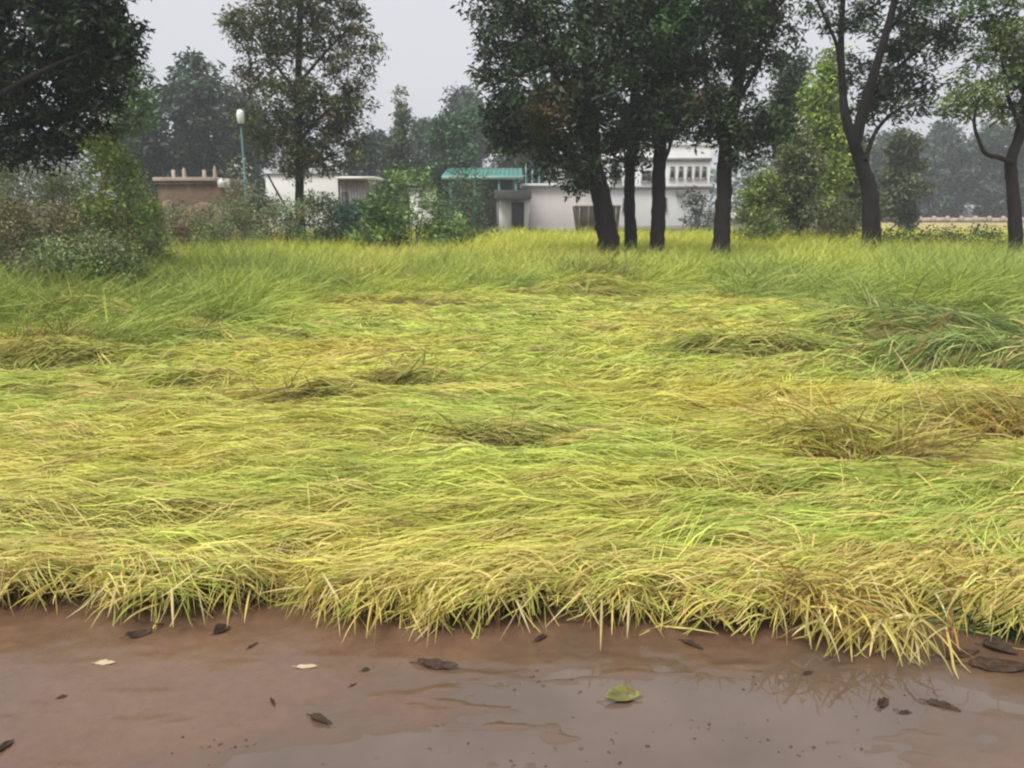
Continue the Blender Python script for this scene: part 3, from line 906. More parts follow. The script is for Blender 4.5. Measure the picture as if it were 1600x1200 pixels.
tree('tree', 'small leafed pale green tree peeping out behind the big dark one', 22.0,
     [(150, 400), (160, 300), (175, 220), (190, 150)], 0.12, [],
     [(205, 130, 34, 40, 0, 30), (185, 180, 44, 34, .3, 26), (225, 175, 22, 24, -.2, 10), (180, 90, 34, 30, 0, 16), (150, 200, 50, 40, .6, 26)],
     0.13, [(0.11, 0.18, 0.09), (0.16, 0.24, 0.12), (0.08, 0.13, 0.07)], [2, 2, 1], 208, None, M_BARK_PALE, cl_sig=0.2)
OBR = [(0.11, 0.115, 0.042), (0.085, 0.11, 0.04), (0.14, 0.12, 0.055), (0.06, 0.088, 0.034)]
tree('tree', 'tall lone tree with olive brown crown before the white wall', 30.0,
     [(469, 345), (468, 320), (468, 270), (467, 210), (466, 140), (468, 70), (470, -20)], 0.17,
     [([(468, 250, 0), (440, 215, .2), (415, 185, .3)], 0.07, 0.03), ([(467, 220, 0), (505, 180, -.2), (540, 150, -.3)], 0.07, 0.03),
      ([(467, 150, 0), (430, 100, .2), (395, 60, .3)], 0.07, 0.03), ([(467, 130, 0), (510, 80, .2), (550, 40, .2)], 0.06, 0.03), ([(466, 350, -.1), (450, 328, -.3), (432, 298, -.3), (418, 272, -.3)], 0.05, 0.03)],
     [(455, 30, 56, 38, 0, 40), (520, 30, 48, 40, .3, 32), (390, 35, 44, 30, 0, 24), (560, 60, 26, 28, .2, 10), (475, 85, 50, 26, .4, 18), (405, 80, 36, 26, 0, 15), (545, 100, 34, 22, -.2, 11),
      (400, 120, 34, 24, .3, 14), (455, 150, 50, 30, -.4, 28), (520, 155, 46, 32, 0, 28), (415, 190, 44, 34, .2, 28), (480, 200, 56, 34, -.3, 34), (545, 195, 34, 38, .2, 22), (440, 240, 50, 24, .1, 20),
      (520, 240, 44, 26, .1, 16), (480, 262, 36, 16, 0, 8), (460, -40, 90, 50, 0, 34), (590, 75, 10, 6, 0, 2), (560, 150, 22, 22, 0, 6)],
     0.17, OBR, [3, 3, 2, 2], 209, None, M_BARK, 1.3, cl_sig=0.27)

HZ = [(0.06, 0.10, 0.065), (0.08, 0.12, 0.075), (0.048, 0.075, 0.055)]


def far_tree(label, Y, px, base_py, top_py, halfw, palette, wts, seed, group='trees behind the buildings', n=9, cone=False, leaf=0.3, dens=1.0, bark=M_BARK_PALE, shrub_low=0.35, per=30):
    rng = np.random.default_rng(seed)
    H = base_py - top_py
    lob = []
    for i in range(n):
        f = shrub_low + (1 - shrub_low) * (i + 0.5) / n
        wdt = halfw * ((1.05 - f) * 1.5 if cone else math.sqrt(max(0.1, 1 - ((f - 0.6) / 0.5) ** 2)))
        lob.append((px + rng.uniform(-0.55, 0.55) * wdt, base_py - H * (f - 0.06), max(8, wdt * 0.62), max(8, H * 0.13), rng.uniform(-1, 1) * wdt * Y / FPX * 0.4,
                    int(26 * max(0.35, wdt / halfw))))
    return tree('tree', label, Y, [(px, base_py), (px + 2, base_py - H * 0.3), (px - 2, base_py - H * 0.6), (px, base_py - H * 0.85)], max(0.1, 0.012 * H * Y / FPX + 0.08), [], lob, leaf,
                palette, wts, seed, group, bark, dens, 7, cl_sig=max(0.3, halfw * 0.16 * Y / FPX), per=int(per * 0.8), asp=0.46)


far_tree('wide dark tree rising behind the low brown building', 62, 300, 350, 100, 62, HZ, [3, 2, 2], 301, n=13, leaf=0.42, shrub_low=0.2, per=44)
far_tree('dark tree at the shaded end behind the big near tree', 60, 215, 350, 165, 50, HZ, [3, 2, 2], 302, n=10, leaf=0.42, shrub_low=0.2, per=40)
far_tree('dark tree right behind the lamp post', 66, 372, 350, 135, 52, HZ, [3, 2, 3], 303, n=12, leaf=0.42, shrub_low=0.2, per=44)
far_tree('dim dark tree between the lone tree and the pointed one', 72, 578, 350, 205, 42, HZ, [2, 2, 3], 304, n=8, leaf=0.42, shrub_low=0.2)
PGR = [(0.10, 0.145, 0.075), (0.13, 0.175, 0.085), (0.08, 0.115, 0.06)]
far_tree('pointed slender green tree with narrow tip', 56, 630, 350, 142, 40, PGR, [2, 2, 2], 305, n=12, cone=True, leaf=0.26, shrub_low=0.15, per=36)
far_tree('rounded soft green tree above the turquoise roof', 58, 716, 345, 175, 46, [(0.09, 0.17, 0.08), (0.12, 0.20, 0.09), (0.06, 0.12, 0.06)], [3, 2, 2], 306, n=12, leaf=0.30, shrub_low=0.15, per=44)
far_tree('tallest hazy grey green tree farthest off', 95, 718, 345, 140, 62, HZ, [2, 3, 2], 307, n=12, leaf=0.5, shrub_low=0.2, per=44)
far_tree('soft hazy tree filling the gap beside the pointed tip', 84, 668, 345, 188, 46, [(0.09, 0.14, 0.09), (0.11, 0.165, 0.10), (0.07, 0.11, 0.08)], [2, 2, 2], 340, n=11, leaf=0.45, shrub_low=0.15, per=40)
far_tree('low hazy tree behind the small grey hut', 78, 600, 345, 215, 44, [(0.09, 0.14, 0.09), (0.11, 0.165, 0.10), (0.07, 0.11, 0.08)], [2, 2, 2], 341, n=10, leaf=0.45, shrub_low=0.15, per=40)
far_tree('hazy dark tree behind the row trees', 80, 800, 345, 150, 60, HZ, [2, 3, 2], 308, n=10, leaf=0.5, shrub_low=0.2, per=40)
YGR = [(0.29, 0.40, 0.07), (0.21, 0.31, 0.06), (0.35, 0.45, 0.10)]
far_tree('bright yellow green tree glowing between the dark trunks', 33, 1288, 375, 80, 34, YGR, [3, 2, 1], 309, n=12, leaf=0.17, shrub_low=0.3, per=42)
OLD = [(0.14, 0.165, 0.07), (0.10, 0.125, 0.055), (0.18, 0.20, 0.085)]
far_tree('olive bushy tree with thin dark trunk beside the end of the white building', 31, 1246, 378, 215, 40, OLD, [3, 2, 2], 310, n=11, leaf=0.16, shrub_low=0.3, per=44, bark=M_BARK)
far_tree('dull olive bushy tree behind the leaning trunk', 35, 1318, 374, 225, 50, OLD, [3, 3, 1], 311, n=12, leaf=0.16, shrub_low=0.22, per=44, bark=M_BARK)
far_tree('low light green sapling by the white slab roofed hut', 30, 1190, 380, 268, 30, YGR + OLD, [1, 2, 1, 2, 1, 2], 312, n=8, leaf=0.13, shrub_low=0.15, per=36)
far_tree('dark tree filling the gap behind the tree apart', 36, 1232, 375, 75, 34, DK, DKW, 313, n=10, leaf=0.18, shrub_low=0.45, per=40)
far_tree('grey olive bush tree right of the leaning trunk', 48, 1408, 360, 205, 40, [(0.10, 0.13, 0.06), (0.13, 0.15, 0.08), (0.08, 0.10, 0.05)], [2, 2, 2], 314, n=10, leaf=0.26, shrub_low=0.1, per=40)
for i, (px, tp, hw, dY) in enumerate([(1390, 205, 46, 6), (1440, 225, 44, 0), (1490, 195, 50, 4), (1545, 200, 50, 2), (1600, 180, 56, 0), (1660, 190, 50, 5), (1340, 220, 45, 9)]):
    lab = ['grey green tree of the hazy wood nearest the leaning trunk', 'lower dip in the hazy wood beyond the far wall', 'tall hazy tree in the middle of the far wood', 'hazy tree of the far wood behind the crooked limb',
           'tallest hazy tree of the far wood at the edge of the view', 'hazy far tree past the light leafed tree', 'hazy far tree behind the olive bushes'][i]
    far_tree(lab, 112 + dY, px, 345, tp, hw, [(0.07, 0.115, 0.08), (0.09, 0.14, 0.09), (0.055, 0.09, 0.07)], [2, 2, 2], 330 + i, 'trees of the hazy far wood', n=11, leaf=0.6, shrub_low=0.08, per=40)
rng = np.random.default_rng(77)
far = Acc()
for side_x in np.linspace(-110, 130, 60):
    c = np.array([side_x + rng.normal(0, 2), 150 + rng.normal(0, 6), 0])
    nn = 420
    hgt = rng.uniform(8, 14)
    pos = c + np.stack([rng.normal(0, 2.6, nn), rng.normal(0, 2.5, nn), rng.uniform(0, 1, nn) ** 0.8 * hgt], 1)
    L = rng.uniform(0.6, 1.3, nn)
    far.add(*leaf_quads(pos, L, L * 0.5, pal(HZ, [1, 1, 1], nn, rng, 0.3), rng))
tag(far.build('distant_wood', M_LEAF), 'unbroken hazy wood closing the horizon', 'wood', kind='stuff')


# ---- shrubs and weeds
def shrub(name, label, px, Y, h, rad, palette, wts, seed, leaf=0.07, n_cl=40, per=34, stems=9, group=None, upright=0.0, cat='shrub', base_z=0.0, sig=0.12):
    rng = np.random.default_rng(seed)
    c = at(px, 400, Y)
    base = np.array([c[0], Y, base_z])
    o = empty(name, base, label, cat, group)
    wood, lv = Acc(), Acc()
    for s in range(stems):
        a = rng.uniform(0, 2 * math.pi)
        top = np.array([math.cos(a) * rad * rng.uniform(0.2, 0.8), math.sin(a) * rad * rng.uniform(0.2, 0.8), h * rng.uniform(0.6, 0.98)])
        st = np.array([top[0] * 0.25, top[1] * 0.25, -0.03])
        p, r = smooth_path([st, (st + top) / 2 + rng.normal(0, 0.06, 3), top], [0.022, 0.014, 0.006], 4)
        wood.add(*tube(p, r, 5))
    q = rng.uniform(0, 1, n_cl) ** 0.8
    a = rng.uniform(0, 2 * math.pi, n_cl)
    prof = np.sqrt(np.clip(1 - (q - 0.4) ** 2 / 0.42, 0.12, 1)) if not upright else np.clip(1.05 - q, 0.15, 1)
    rr = rad * prof * np.sqrt(rng.uniform(0.1, 1, n_cl))
    cc = np.stack([np.cos(a) * rr, np.sin(a) * rr, 0.05 + q * h], 1)
    k = np.repeat(np.arange(n_cl), per)
    pos = cc[k] + unit(rng.normal(size=(n_cl * per, 3))) * (rng.random(n_cl * per) ** 0.5 * 1.7 * sig)[:, None]
    pos[:, 2] = np.maximum(pos[:, 2], 0.03)
    cw = pal(palette, wts, n_cl, rng, 0.25)
    col = np.clip(cw[k] * np.exp(rng.normal(0, 0.22, (n_cl * per, 1))), 0.003, 0.7)
    L = leaf * rng.uniform(0.6, 1.4, n_cl * per)
    lv.add(*leaf_quads(pos, L, L * 0.42, col, rng, 0.1))
    wood.build('stem', M_STEM, o)
    lv.build('foliage', M_LEAF, o)
    return o


MAUVE = [(0.24, 0.20, 0.115), (0.22, 0.24, 0.105), (0.28, 0.235, 0.155), (0.18, 0.23, 0.09)]
WEED = [(0.21, 0.29, 0.105), (0.26, 0.30, 0.135), (0.16, 0.225, 0.09), (0.25, 0.215, 0.13)]
BANK = 'weeds and shrubs on the overgrown bank'
for i, (px, Y, h, rad, pl, wt, lab) in enumerate([
    (-30, 13.6, 1.75, 1.0, MAUVE, [3, 3, 2, 2], 'mauve brown weed thicket cut by the edge of the view'),
    (60, 14.0, 1.6, 0.9, MAUVE, [3, 2, 3, 2], 'dry mauve weed thicket with small pale flowers'),
    (140, 14.4, 1.7, 0.9, MAUVE, [3, 3, 2, 2], 'brownish weed thicket under the bright green bush'),
    (60, 16.2, 2.5, 1.0, WEED, [3, 2, 3, 2], 'tall grey green weeds below the big dark tree'),
    (-20, 15.8, 2.6, 1.0, WEED, [2, 2, 3, 2], 'tall dull weeds at the foot of the big dark tree'),
    (130, 16.4, 2.2, 0.9, MAUVE + WEED, [1, 2, 1, 2, 2, 1, 2, 1], 'mixed brown and green weeds beneath the overhanging crown'),
    (205, 15.6, 1.6, 0.7, WEED, [3, 3, 2, 1], 'green weed clump at the end of the weedy bank'),
    (80, 13.0, 1.0, 0.6, WEED, [2, 3, 3, 1], 'low dark weeds at the foot of the mauve thicket'),
    (165, 13.2, 1.1, 0.6, WEED, [3, 2, 3, 1], 'low grey green weeds where the standing rice begins'),
]):
    shrub('shrub', lab, px, Y, h, rad, pl, wt, 400 + i, 0.062, 110, 66, 12, BANK, sig=0.17)
shrub('bush', 'bright yellow green bush on the bank', 185, 14.6, 2.75, 0.7, [(0.21, 0.29, 0.06), (0.16, 0.23, 0.055), (0.26, 0.33, 0.09)], [3, 3, 1], 420, 0.07, 110, 60, 8, None, cat='bush', sig=0.15)
shrub('bush', 'olive weeds before the red bricks', 285, 22.5, 1.6, 1.0, WEED, [3, 3, 2, 2], 440, 0.075, 80, 46, 9, None, cat='weeds', sig=0.18)
shrub('bush', 'grey green weeds between the red bricks and the lone tree', 360, 23.5, 1.75, 1.15, WEED, [3, 2, 3, 1], 441, 0.075, 80, 46, 9, None, cat='weeds', sig=0.18)
shrub('bush', 'tall thin yellow green weed beside the red bricks', 245, 17.5, 1.8, 0.45, YGR + WEED, [2, 3, 1, 2, 2, 1, 1], 421, 0.09, 46, 36, 6, None, 1.0, 'weed', sig=0.12)
shrub('bush', 'teal green rounded bush below the white wall', 548, 27, 1.75, 1.1, [(0.06, 0.13, 0.085), (0.08, 0.16, 0.10), (0.045, 0.09, 0.06)], [3, 2, 2], 422, 0.12, 70, 44, 7, None, cat='bush', sig=0.2)
shrub('bush', 'dark green mounded bush at the foot of the lone tree', 495, 26.5, 1.9, 1.2, [(0.10, 0.15, 0.075), (0.075, 0.115, 0.06), (0.14, 0.18, 0.08)], [3, 2, 1], 423, 0.12, 80, 44, 7, None, cat='bush', sig=0.2)
shrub('bush', 'grey green bush hiding the end of the brown building', 405, 27.5, 1.9, 1.2, [(0.10, 0.13, 0.075), (0.08, 0.11, 0.06), (0.13, 0.14, 0.08)], [2, 2, 1], 424, 0.12, 80, 44, 7, None, cat='bush', sig=0.2)
shrub('bush', 'soft green weed mound before the dark bush', 450, 25.5, 1.75, 1.2, WEED, [3, 2, 2, 1], 425, 0.1, 70, 40, 7, None, cat='bush', sig=0.2)
shrub('bush', 'pale blossoming shrub hanging over the white roof', 386, 26.8, 3.0, 0.75, [(0.20, 0.25, 0.15), (0.14, 0.19, 0.10), (0.36, 0.38, 0.30)], [3, 3, 1], 426, 0.10, 60, 30, 6, None, cat='shrub', sig=0.25)
LIGHTG = [(0.20, 0.31, 0.09), (0.15, 0.24, 0.07), (0.25, 0.36, 0.13), (0.09, 0.15, 0.05)]
shrub('young_tree', 'tall leafy light green young tree beside the turquoise shed', 640, 25.5, 2.7, 1.15, LIGHTG, [3, 2, 2, 1], 427, 0.13, 80, 36, 9, None, 0.0, 'young tree', sig=0.2)
shrub('bush', 'leafy bush with broad dark gaps left of the young tree', 592, 25, 1.9, 0.75, LIGHTG + DK[:1], [2, 3, 2, 2, 1], 428, 0.15, 60, 36, 7, None, cat='bush', sig=0.18)
shrub('bush', 'low light green bush right of the young tree', 700, 25.2, 1.25, 0.85, LIGHTG, [2, 2, 3, 1], 429, 0.13, 70, 40, 7, None, cat='bush', sig=0.18)
shrub('bush', 'thin green creeper over the shed front', 728, 34, 2.9, 1.35, [(0.11, 0.18, 0.09), (0.08, 0.13, 0.07), (0.15, 0.2, 0.1)], [2, 2, 1], 430, 0.14, 90, 34, 7, None, cat='bush', sig=0.28)
shrub('bush', 'small dark bush before the white building wall', 1083, 50, 2.6, 0.9, [(0.05, 0.075, 0.05), (0.08, 0.10, 0.07)], [1, 1], 431, 0.2, 40, 30, 5, None, cat='bush', sig=0.28)
shrub('bush', 'dark hedge bush under the light leafed tree', 1545, 25, 0.95, 1.2, DK + OLD, [1, 1, 1, 1, 1, 1, 0.5], 432, 0.1, 60, 36, 6, None, cat='bush', sig=0.2)
shrub('bush', 'brown and green hedge bush beyond the rice edge', 1455, 26, 0.85, 1.1, OLD + BRN, [2, 2, 1, 1, 1, 0.3], 433, 0.1, 60, 36, 6, None, cat='bush', sig=0.2)
shrub('bush', 'low bush at the foot of the leaning trunk', 1400, 25.5, 0.85, 0.7, DK + OLD, [1, 1, 1, 1, 1, 1, 0.5], 434, 0.1, 40, 36, 6, None, cat='bush', sig=0.18)
shrub('bush', 'dim bush between the thin olive trunks', 1290, 29.5, 1.9, 1.6, OLD, [2, 3, 1], 435, 0.12, 90, 40, 9, None, cat='bush', sig=0.22)
shrub('bush', 'light green bush under the sapling', 1185, 29, 1.5, 0.8, YGR + OLD, [1, 2, 1, 2, 1, 2], 436, 0.11, 60, 36, 7, None, cat='bush', sig=0.2)
shrub('bush', 'dry brown weeds before the low brown building', 295, 26, 1.45, 1.5, [(0.13, 0.11, 0.06), (0.11, 0.12, 0.055), (0.17, 0.12, 0.075)], [2, 2, 1], 437, 0.09, 80, 40, 8, None, cat='weeds', sig=0.22)

# ------------------------------------------------------------------ buildings
M_WHITE = mat_noise('stained_whitewash', (0.78, 0.78, 0.77), (0.87, 0.87, 0.86), 1.2, 0.9, stretch=(1, 1, 0.35))
M_PINK = mat_noise('pinkish_plaster', (0.68, 0.62, 0.61), (0.80, 0.74, 0.72), 0.9, 0.9, stretch=(1, 1, 0.4))
M_TAN = mat_noise('tan_plaster', (0.36, 0.28, 0.23), (0.50, 0.41, 0.34), 1.5, 0.9)
M_GREY = mat_noise('grey_concrete', (0.20, 0.19, 0.18), (0.34, 0.32, 0.30), 2.0, 0.9)
M_DARK = mat_noise('dark_opening', (0.02, 0.02, 0.022), (0.05, 0.05, 0.05), 2.0, 0.5)
M_GLASS = mat_noise('dark_window_pane', (0.03, 0.035, 0.04), (0.06, 0.065, 0.07), 1.0, 0.15, spec=0.6)
M_TEAL = mat_noise('turquoise_sheet', (0.05, 0.19, 0.16), (0.09, 0.27, 0.23), 2.0, 0.5)
M_TEALP = mat_noise('pale_turquoise_paint', (0.22, 0.42, 0.37), (0.32, 0.52, 0.46), 2.0, 0.6)
M_TARP = mat_noise('dark_shed_cladding', (0.045, 0.055, 0.055), (0.09, 0.10, 0.10), 2.0, 0.8)
M_BROWN = mat_noise('brown_rubble_wall', (0.11, 0.075, 0.05), (0.23, 0.165, 0.115), 3.0, 0.95, 0.8, 9.0)
M_BRICK = mat_noise('red_brick', (0.17, 0.07, 0.045), (0.27, 0.12, 0.08), 5.0, 0.95)
M_METAL = mat_noise('weathered_grey_metal', (0.14, 0.13, 0.13), (0.24, 0.22, 0.21), 3.0, 0.6)
M_POLE = mat_noise('blue_green_pole_paint', (0.10, 0.22, 0.23), (0.16, 0.30, 0.31), 3.0, 0.5)
M_LAMP = mat_noise('white_lamp_cover', (0.75, 0.78, 0.78), (0.85, 0.87, 0.87), 3.0, 0.3)
M_ROOFD = mat_noise('dark_slate_roof', (0.10, 0.105, 0.115), (0.17, 0.175, 0.185), 2.0, 0.9)


def frame(pxl, pxr, py_top, Y, py_base=None):
    a, b = at(pxl, py_top, Y), at(pxr, py_top, Y)
    return a[0], b[0], a[2]


def zpix(py, Y):
    return at(800, py, Y)[2]


def xpix(px, py, Y):
    return at(px, py, Y)[0]


def window(parent, xc, w, z0, z1, y, frame_mat=M_GREY):
    """Opening with a real reveal: frame proud of the wall, pane set in it, bars and a sill."""
    f = Acc()
    t = min(0.07, w * 0.2)
    for (a, b, c, d) in ((xc - w / 2, xc - w / 2 + t, z0, z1), (xc + w / 2 - t, xc + w / 2, z0, z1), (xc - w / 2 + t, xc + w / 2 - t, z1 - t, z1), (xc - w / 2 + t, xc + w / 2 - t, z0, z0 + t)):
        f.add(*box_vf(a, b, y - 0.06, y + 0.05, c, d))
    wo_ = f.build('window', frame_mat, parent)
    box('pane', M_GLASS, wo_, xc - w / 2 + t, xc + w / 2 - t, y - 0.025, y + 0.02, z0 + t, z1 - t)
    box('sill', frame_mat, wo_, xc - w / 2 - 0.06, xc + w / 2 + 0.06, y - 0.14, y - 0.062, z0 - 0.09, z0 - 0.005)
    return wo_


# two-storey white building
Y = 60.0
x0, x1 = xpix(938, 290, Y), xpix(1112, 290, Y)
zt, zl = zpix(228, Y), zpix(293, Y)
bl = empty('white_building', ((x0 + x1) / 2, Y + 4, 0), 'two storey white building with a row of narrow upper windows', 'building', rz=math.radians(-3))
ox = (x0 + x1) / 2
ax0, ax1 = x0 - ox, x1 - ox
fy = -4.0
box('wall', M_WHITE, bl, ax0, ax1, fy, 4.0, -0.1, zt, 0.02)
box('ledge', M_GREY, bl, ax0 - 0.15, ax1 + 0.15, fy - 0.28, fy - 0.003, zl - 0.08, zl + 0.10)
box('eave_band', M_GREY, bl, ax0 - 0.05, ax1 + 0.05, fy - 0.16, fy - 0.003, zpix(252, Y), zpix(247, Y))
box('parapet', M_WHITE, bl, ax0 - 0.08, ax1 + 0.08, fy - 0.10, 4.08, zt + 0.003, zt + 0.34, 0.02)
for px in (1055, 1068, 1081, 1093, 1104):
    window(bl, xpix(px, 270, Y) - ox, 0.36, zpix(279, Y), zpix(260, Y), fy)
window(bl, xpix(1015, 275, Y) - ox, 0.75, zpix(284, Y), zpix(266, Y), fy)
window(bl, xpix(968, 275, Y) - ox, 0.75, zpix(284, Y), zpix(266, Y), fy)
window(bl, xpix(1043, 318, Y) - ox, 0.36, zpix(328, Y), zpix(309, Y), fy)
window(bl, xpix(985, 318, Y) - ox, 0.7, zpix(330, Y), zpix(309, Y), fy)
box('air_conditioner', M_METAL, bl, xpix(1061, 300, Y) - ox, xpix(1074, 300, Y) - ox, fy - 0.4, fy - 0.004, zpix(307, Y), zpix(297, Y), 0.02)
box('plinth', M_GREY, bl, ax0 - 0.05, ax1 + 0.05, fy - 0.07, fy - 0.004, -0.1, 0.35)
V = np.array([[xpix(1035, 225, Y) - ox, -2.5, zt + 0.35], [ax1 - 0.1, -2.5, zt + 0.35], [ax1 - 0.1, 3, zt + 0.35], [xpix(1035, 225, Y) - ox, 3, zt + 0.35],
              [xpix(1046, 205, Y) - ox, -1.6, zpix(200, Y)], [ax1 - 0.8, -1.6, zpix(208, Y)], [ax1 - 0.8, 2, zpix(208, Y)], [xpix(1046, 205, Y) - ox, 2, zpix(200, Y)]])
mesh_np('roof', V, box_vf(0, 1, 0, 1, 0, 1)[1], M_ROOFD, bl)

# long low pinkish building
Y = 55.0
x0, x1 = xpix(826, 300, Y), xpix(944, 300, Y)
zt = zpix(291, Y)
lb = empty('low_building', ((x0 + x1) / 2, Y + 3, 0), 'long low pinkish plastered building left of the two storey one', 'building')
ox = (x0 + x1) / 2
box('wall', M_PINK, lb, x0 - ox, x1 - ox, -3, 3, -0.1, zt, 0.02)
box('roof_slab', M_WHITE, lb, x0 - ox - 0.5, x1 - ox + 0.1, -3.3, 3.2, zt + 0.003, zt + 0.17, 0.015)
box('parapet_stack', M_GREY, lb, xpix(852, 288, Y) - ox, xpix(888, 288, Y) - ox, -2.6, -1.0, zt + 0.175, zt + 0.36, 0.02)
for px in (822, 832, 843):
    box('pipe', M_TEALP, lb, xpix(px, 270, Y) - ox - 0.04, xpix(px, 270, Y) - ox + 0.04, -2.2, -2.12, zt + 0.175, zpix(255 if px == 822 else 262, Y))
box('plinth', M_GREY, lb, x0 - ox - 0.04, x1 - ox + 0.04, -3.06, -3.004, -0.1, 0.3)
window(lb, xpix(938, 318, Y) - ox, 0.5, zpix(330, Y), zpix(314, Y), -3.0)

# turquoise roofed shed
Y = 50.0
x0, x1 = xpix(700, 300, Y), xpix(808, 300, Y)
sh = empty('shed', ((x0 + x1) / 2, Y + 2.5, 0), 'dark shed with a turquoise sheet roof and pale posts', 'shed')
ox = (x0 + x1) / 2
zr0, zr1 = zpix(276, Y), zpix(258, Y)
box('back_wall', M_TARP, sh, x0 - ox + 0.1, x1 - ox - 0.3, -1.2, 2.3, -0.1, zr0 - 0.06)
n_sh = 18
for i in range(n_sh):
    a = x0 - ox - 0.35 + (x1 - x0 + 0.7) * i / n_sh
    b = a + (x1 - x0 + 0.7) / n_sh - 0.015
    V = np.array([[a, -2.7, zr0 + 0.02], [b, -2.7, zr0 + 0.02], [b, 2.6, zr1 + 0.02], [a, 2.6, zr1 + 0.02],
                  [a, -2.7, zr0 + 0.06], [b, -2.7, zr0 + 0.06], [b, 2.6, zr1 + 0.06 + 0.02 * (i % 2)], [a, 2.6, zr1 + 0.06 + 0.02 * (i % 2)]])
    mesh_np('roof_sheet', V, box_vf(0, 1, 0, 1, 0, 1)[1], M_TEAL, sh)
box('fascia', M_TEALP, sh, x0 - ox - 0.36, x1 - ox + 0.36, -2.80, -2.705, zr0 - 0.18, zr0 + 0.05)
for px in (704, 742, 780, 806):
    box('post', M_TEAL, sh, xpix(px, 300, Y) - ox - 0.07, xpix(px, 300, Y) - ox + 0.07, -2.66, -2.52, -0.1, zr0 - 0.003)
# stall with dark top at the shed end
Y = 47.0
x0, x1 = xpix(776, 300, Y), xpix(829, 300, Y)
st = empty('stall', ((x0 + x1) / 2, Y + 1, 0), 'small stall with dark flat top and white back panels', 'stall')
ox = (x0 + x1) / 2
box('top', M_TARP, st, x0 - ox - 0.15, x1 - ox + 0.05, -1.1, 1.1, zpix(311, Y), zpix(297, Y), 0.03)
box('back_panel', M_WHITE, st, x0 - ox + 0.1, x1 - ox - 0.05, 0.8, 0.86, 0.0, zpix(311, Y) - 0.004)
for sx in (x0 - ox, x1 - ox - 0.1):
    for sy in (-1.0, 0.92):
        box('post', M_METAL, st, sx, sx + 0.08, sy, sy + 0.08, -0.1, zpix(311, Y) - 0.003)
box('cupboard', M_DARK, st, -0.12, 0.62, -0.2, 0.5, 0.0, zpix(316, Y), 0.02)

# box trailer
Y = 44.0
x0, x1 = xpix(896, 340, Y), xpix(966, 340, Y)
tr_ = empty('box_trailer', ((x0 + x1) / 2, Y, 0), 'grey open box trailer parked behind the thickest trunk', 'trailer')
ox = (x0 + x1) / 2
zb0, zb1 = 0.42, zpix(322, Y)
V = np.array([[x0 - ox + 0.18, -0.8, zb0], [x1 - ox - 0.1, -0.8, zb0], [x1 - ox - 0.1, 0.8, zb0], [x0 - ox + 0.18, 0.8, zb0],
              [x0 - ox, -0.9, zb1], [x1 - ox, -0.9, zb1], [x1 - ox, 0.9, zb1], [x0 - ox, 0.9, zb1]])
mesh_np('box_body', V, box_vf(0, 1, 0, 1, 0, 1)[1][[0, 2, 3, 4, 5]], M_METAL, tr_)
mesh_np('load', V[4:] * np.array([0.96, 0.96, 1]) - np.array([0, 0, 0.08]), np.array([[0, 1, 2, 3]]), M_BROWN, tr_)
for i in range(5):
    xx = x0 - ox + 0.25 + i * (x1 - x0 - 0.5) / 4
    box('side_rib', M_METAL, tr_, xx - 0.03, xx + 0.03, -0.97, -0.86, zb0 + 0.03, zb1 - 0.02)
box('rim', M_GREY, tr_, x0 - ox - 0.03, x1 - ox + 0.03, -0.98, -0.92, zb1 - 0.03, zb1 + 0.05)
for sx in (-0.6, 0.5):
    for sy in (-0.72, 0.72):
        th = np.linspace(0, 2 * math.pi, 18)
        wv, wf = tube(np.array([[sx, sy - 0.11, 0.33], [sx, sy - 0.10, 0.33], [sx, sy + 0.10, 0.33], [sx, sy + 0.11, 0.33]]), np.array([0.05, 0.33, 0.33, 0.05]), 18)
        wh = mesh_np('wheel', wv, wf, M_DARK, tr_)
        hv, hf = tube(np.array([[sx, sy - 0.13, 0.33], [sx, sy - 0.115, 0.33], [sx, sy + 0.115, 0.33], [sx, sy + 0.13, 0.33]]), np.array([0.01, 0.15, 0.15, 0.01]), 12)
        mesh_np('hub', hv, hf, M_METAL, wh)
box('drawbar', M_METAL, tr_, x1 - ox - 0.1, x1 - ox + 0.9, -0.06, 0.06, 0.36, 0.46)

# white building on the left with its shed
Y = 42.0
x0, x1 = xpix(415, 290, Y), xpix(528, 290, Y)
wl = empty('white_house', ((x0 + x1) / 2, Y + 2, 0), 'plain white walled house behind the lone tree', 'house')
ox = (x0 + x1) / 2
zt = zpix(273, Y)
box('wall', M_WHITE, wl, x0 - ox, x1 - ox, -2, 2, -0.1, zt, 0.02)
box('coping', M_GREY, wl, x0 - ox - 0.06, x1 - ox + 0.06, -2.08, 2.08, zt + 0.003, zt + 0.07)
box('plinth', M_GREY, wl, x0 - ox - 0.03, x1 - ox + 0.03, -2.05, -2.004, -0.1, 0.45)
x0, x1 = xpix(531, 290, Y), xpix(572, 290, Y)
gs = empty('grey_hut', ((x0 + x1) / 2, Y + 1.4, 0), 'small grey boarded hut with pale flat roof edge', 'hut')
ox = (x0 + x1) / 2
for i in range(9):
    a = x0 - ox + (x1 - x0) * i / 9
    box('board', M_METAL, gs, a, a + (x1 - x0) / 9 - 0.012, -1.4 - 0.012 * (i % 2), -1.36, 0.0, zpix(281, Y))
box('wall', M_GREY, gs, x0 - ox, x1 - ox, -1.35, 1.3, -0.1, zpix(281, Y) - 0.01)
box('roof', M_WHITE, gs, x0 - ox - 0.1, x1 - ox + 0.5, -1.7, 1.5, zpix(280, Y), zpix(276, Y))
box('door', M_DARK, gs, x0 - ox + 0.08, x0 - ox + 0.38, -1.46, -1.42, 0.0, zpix(300, Y))

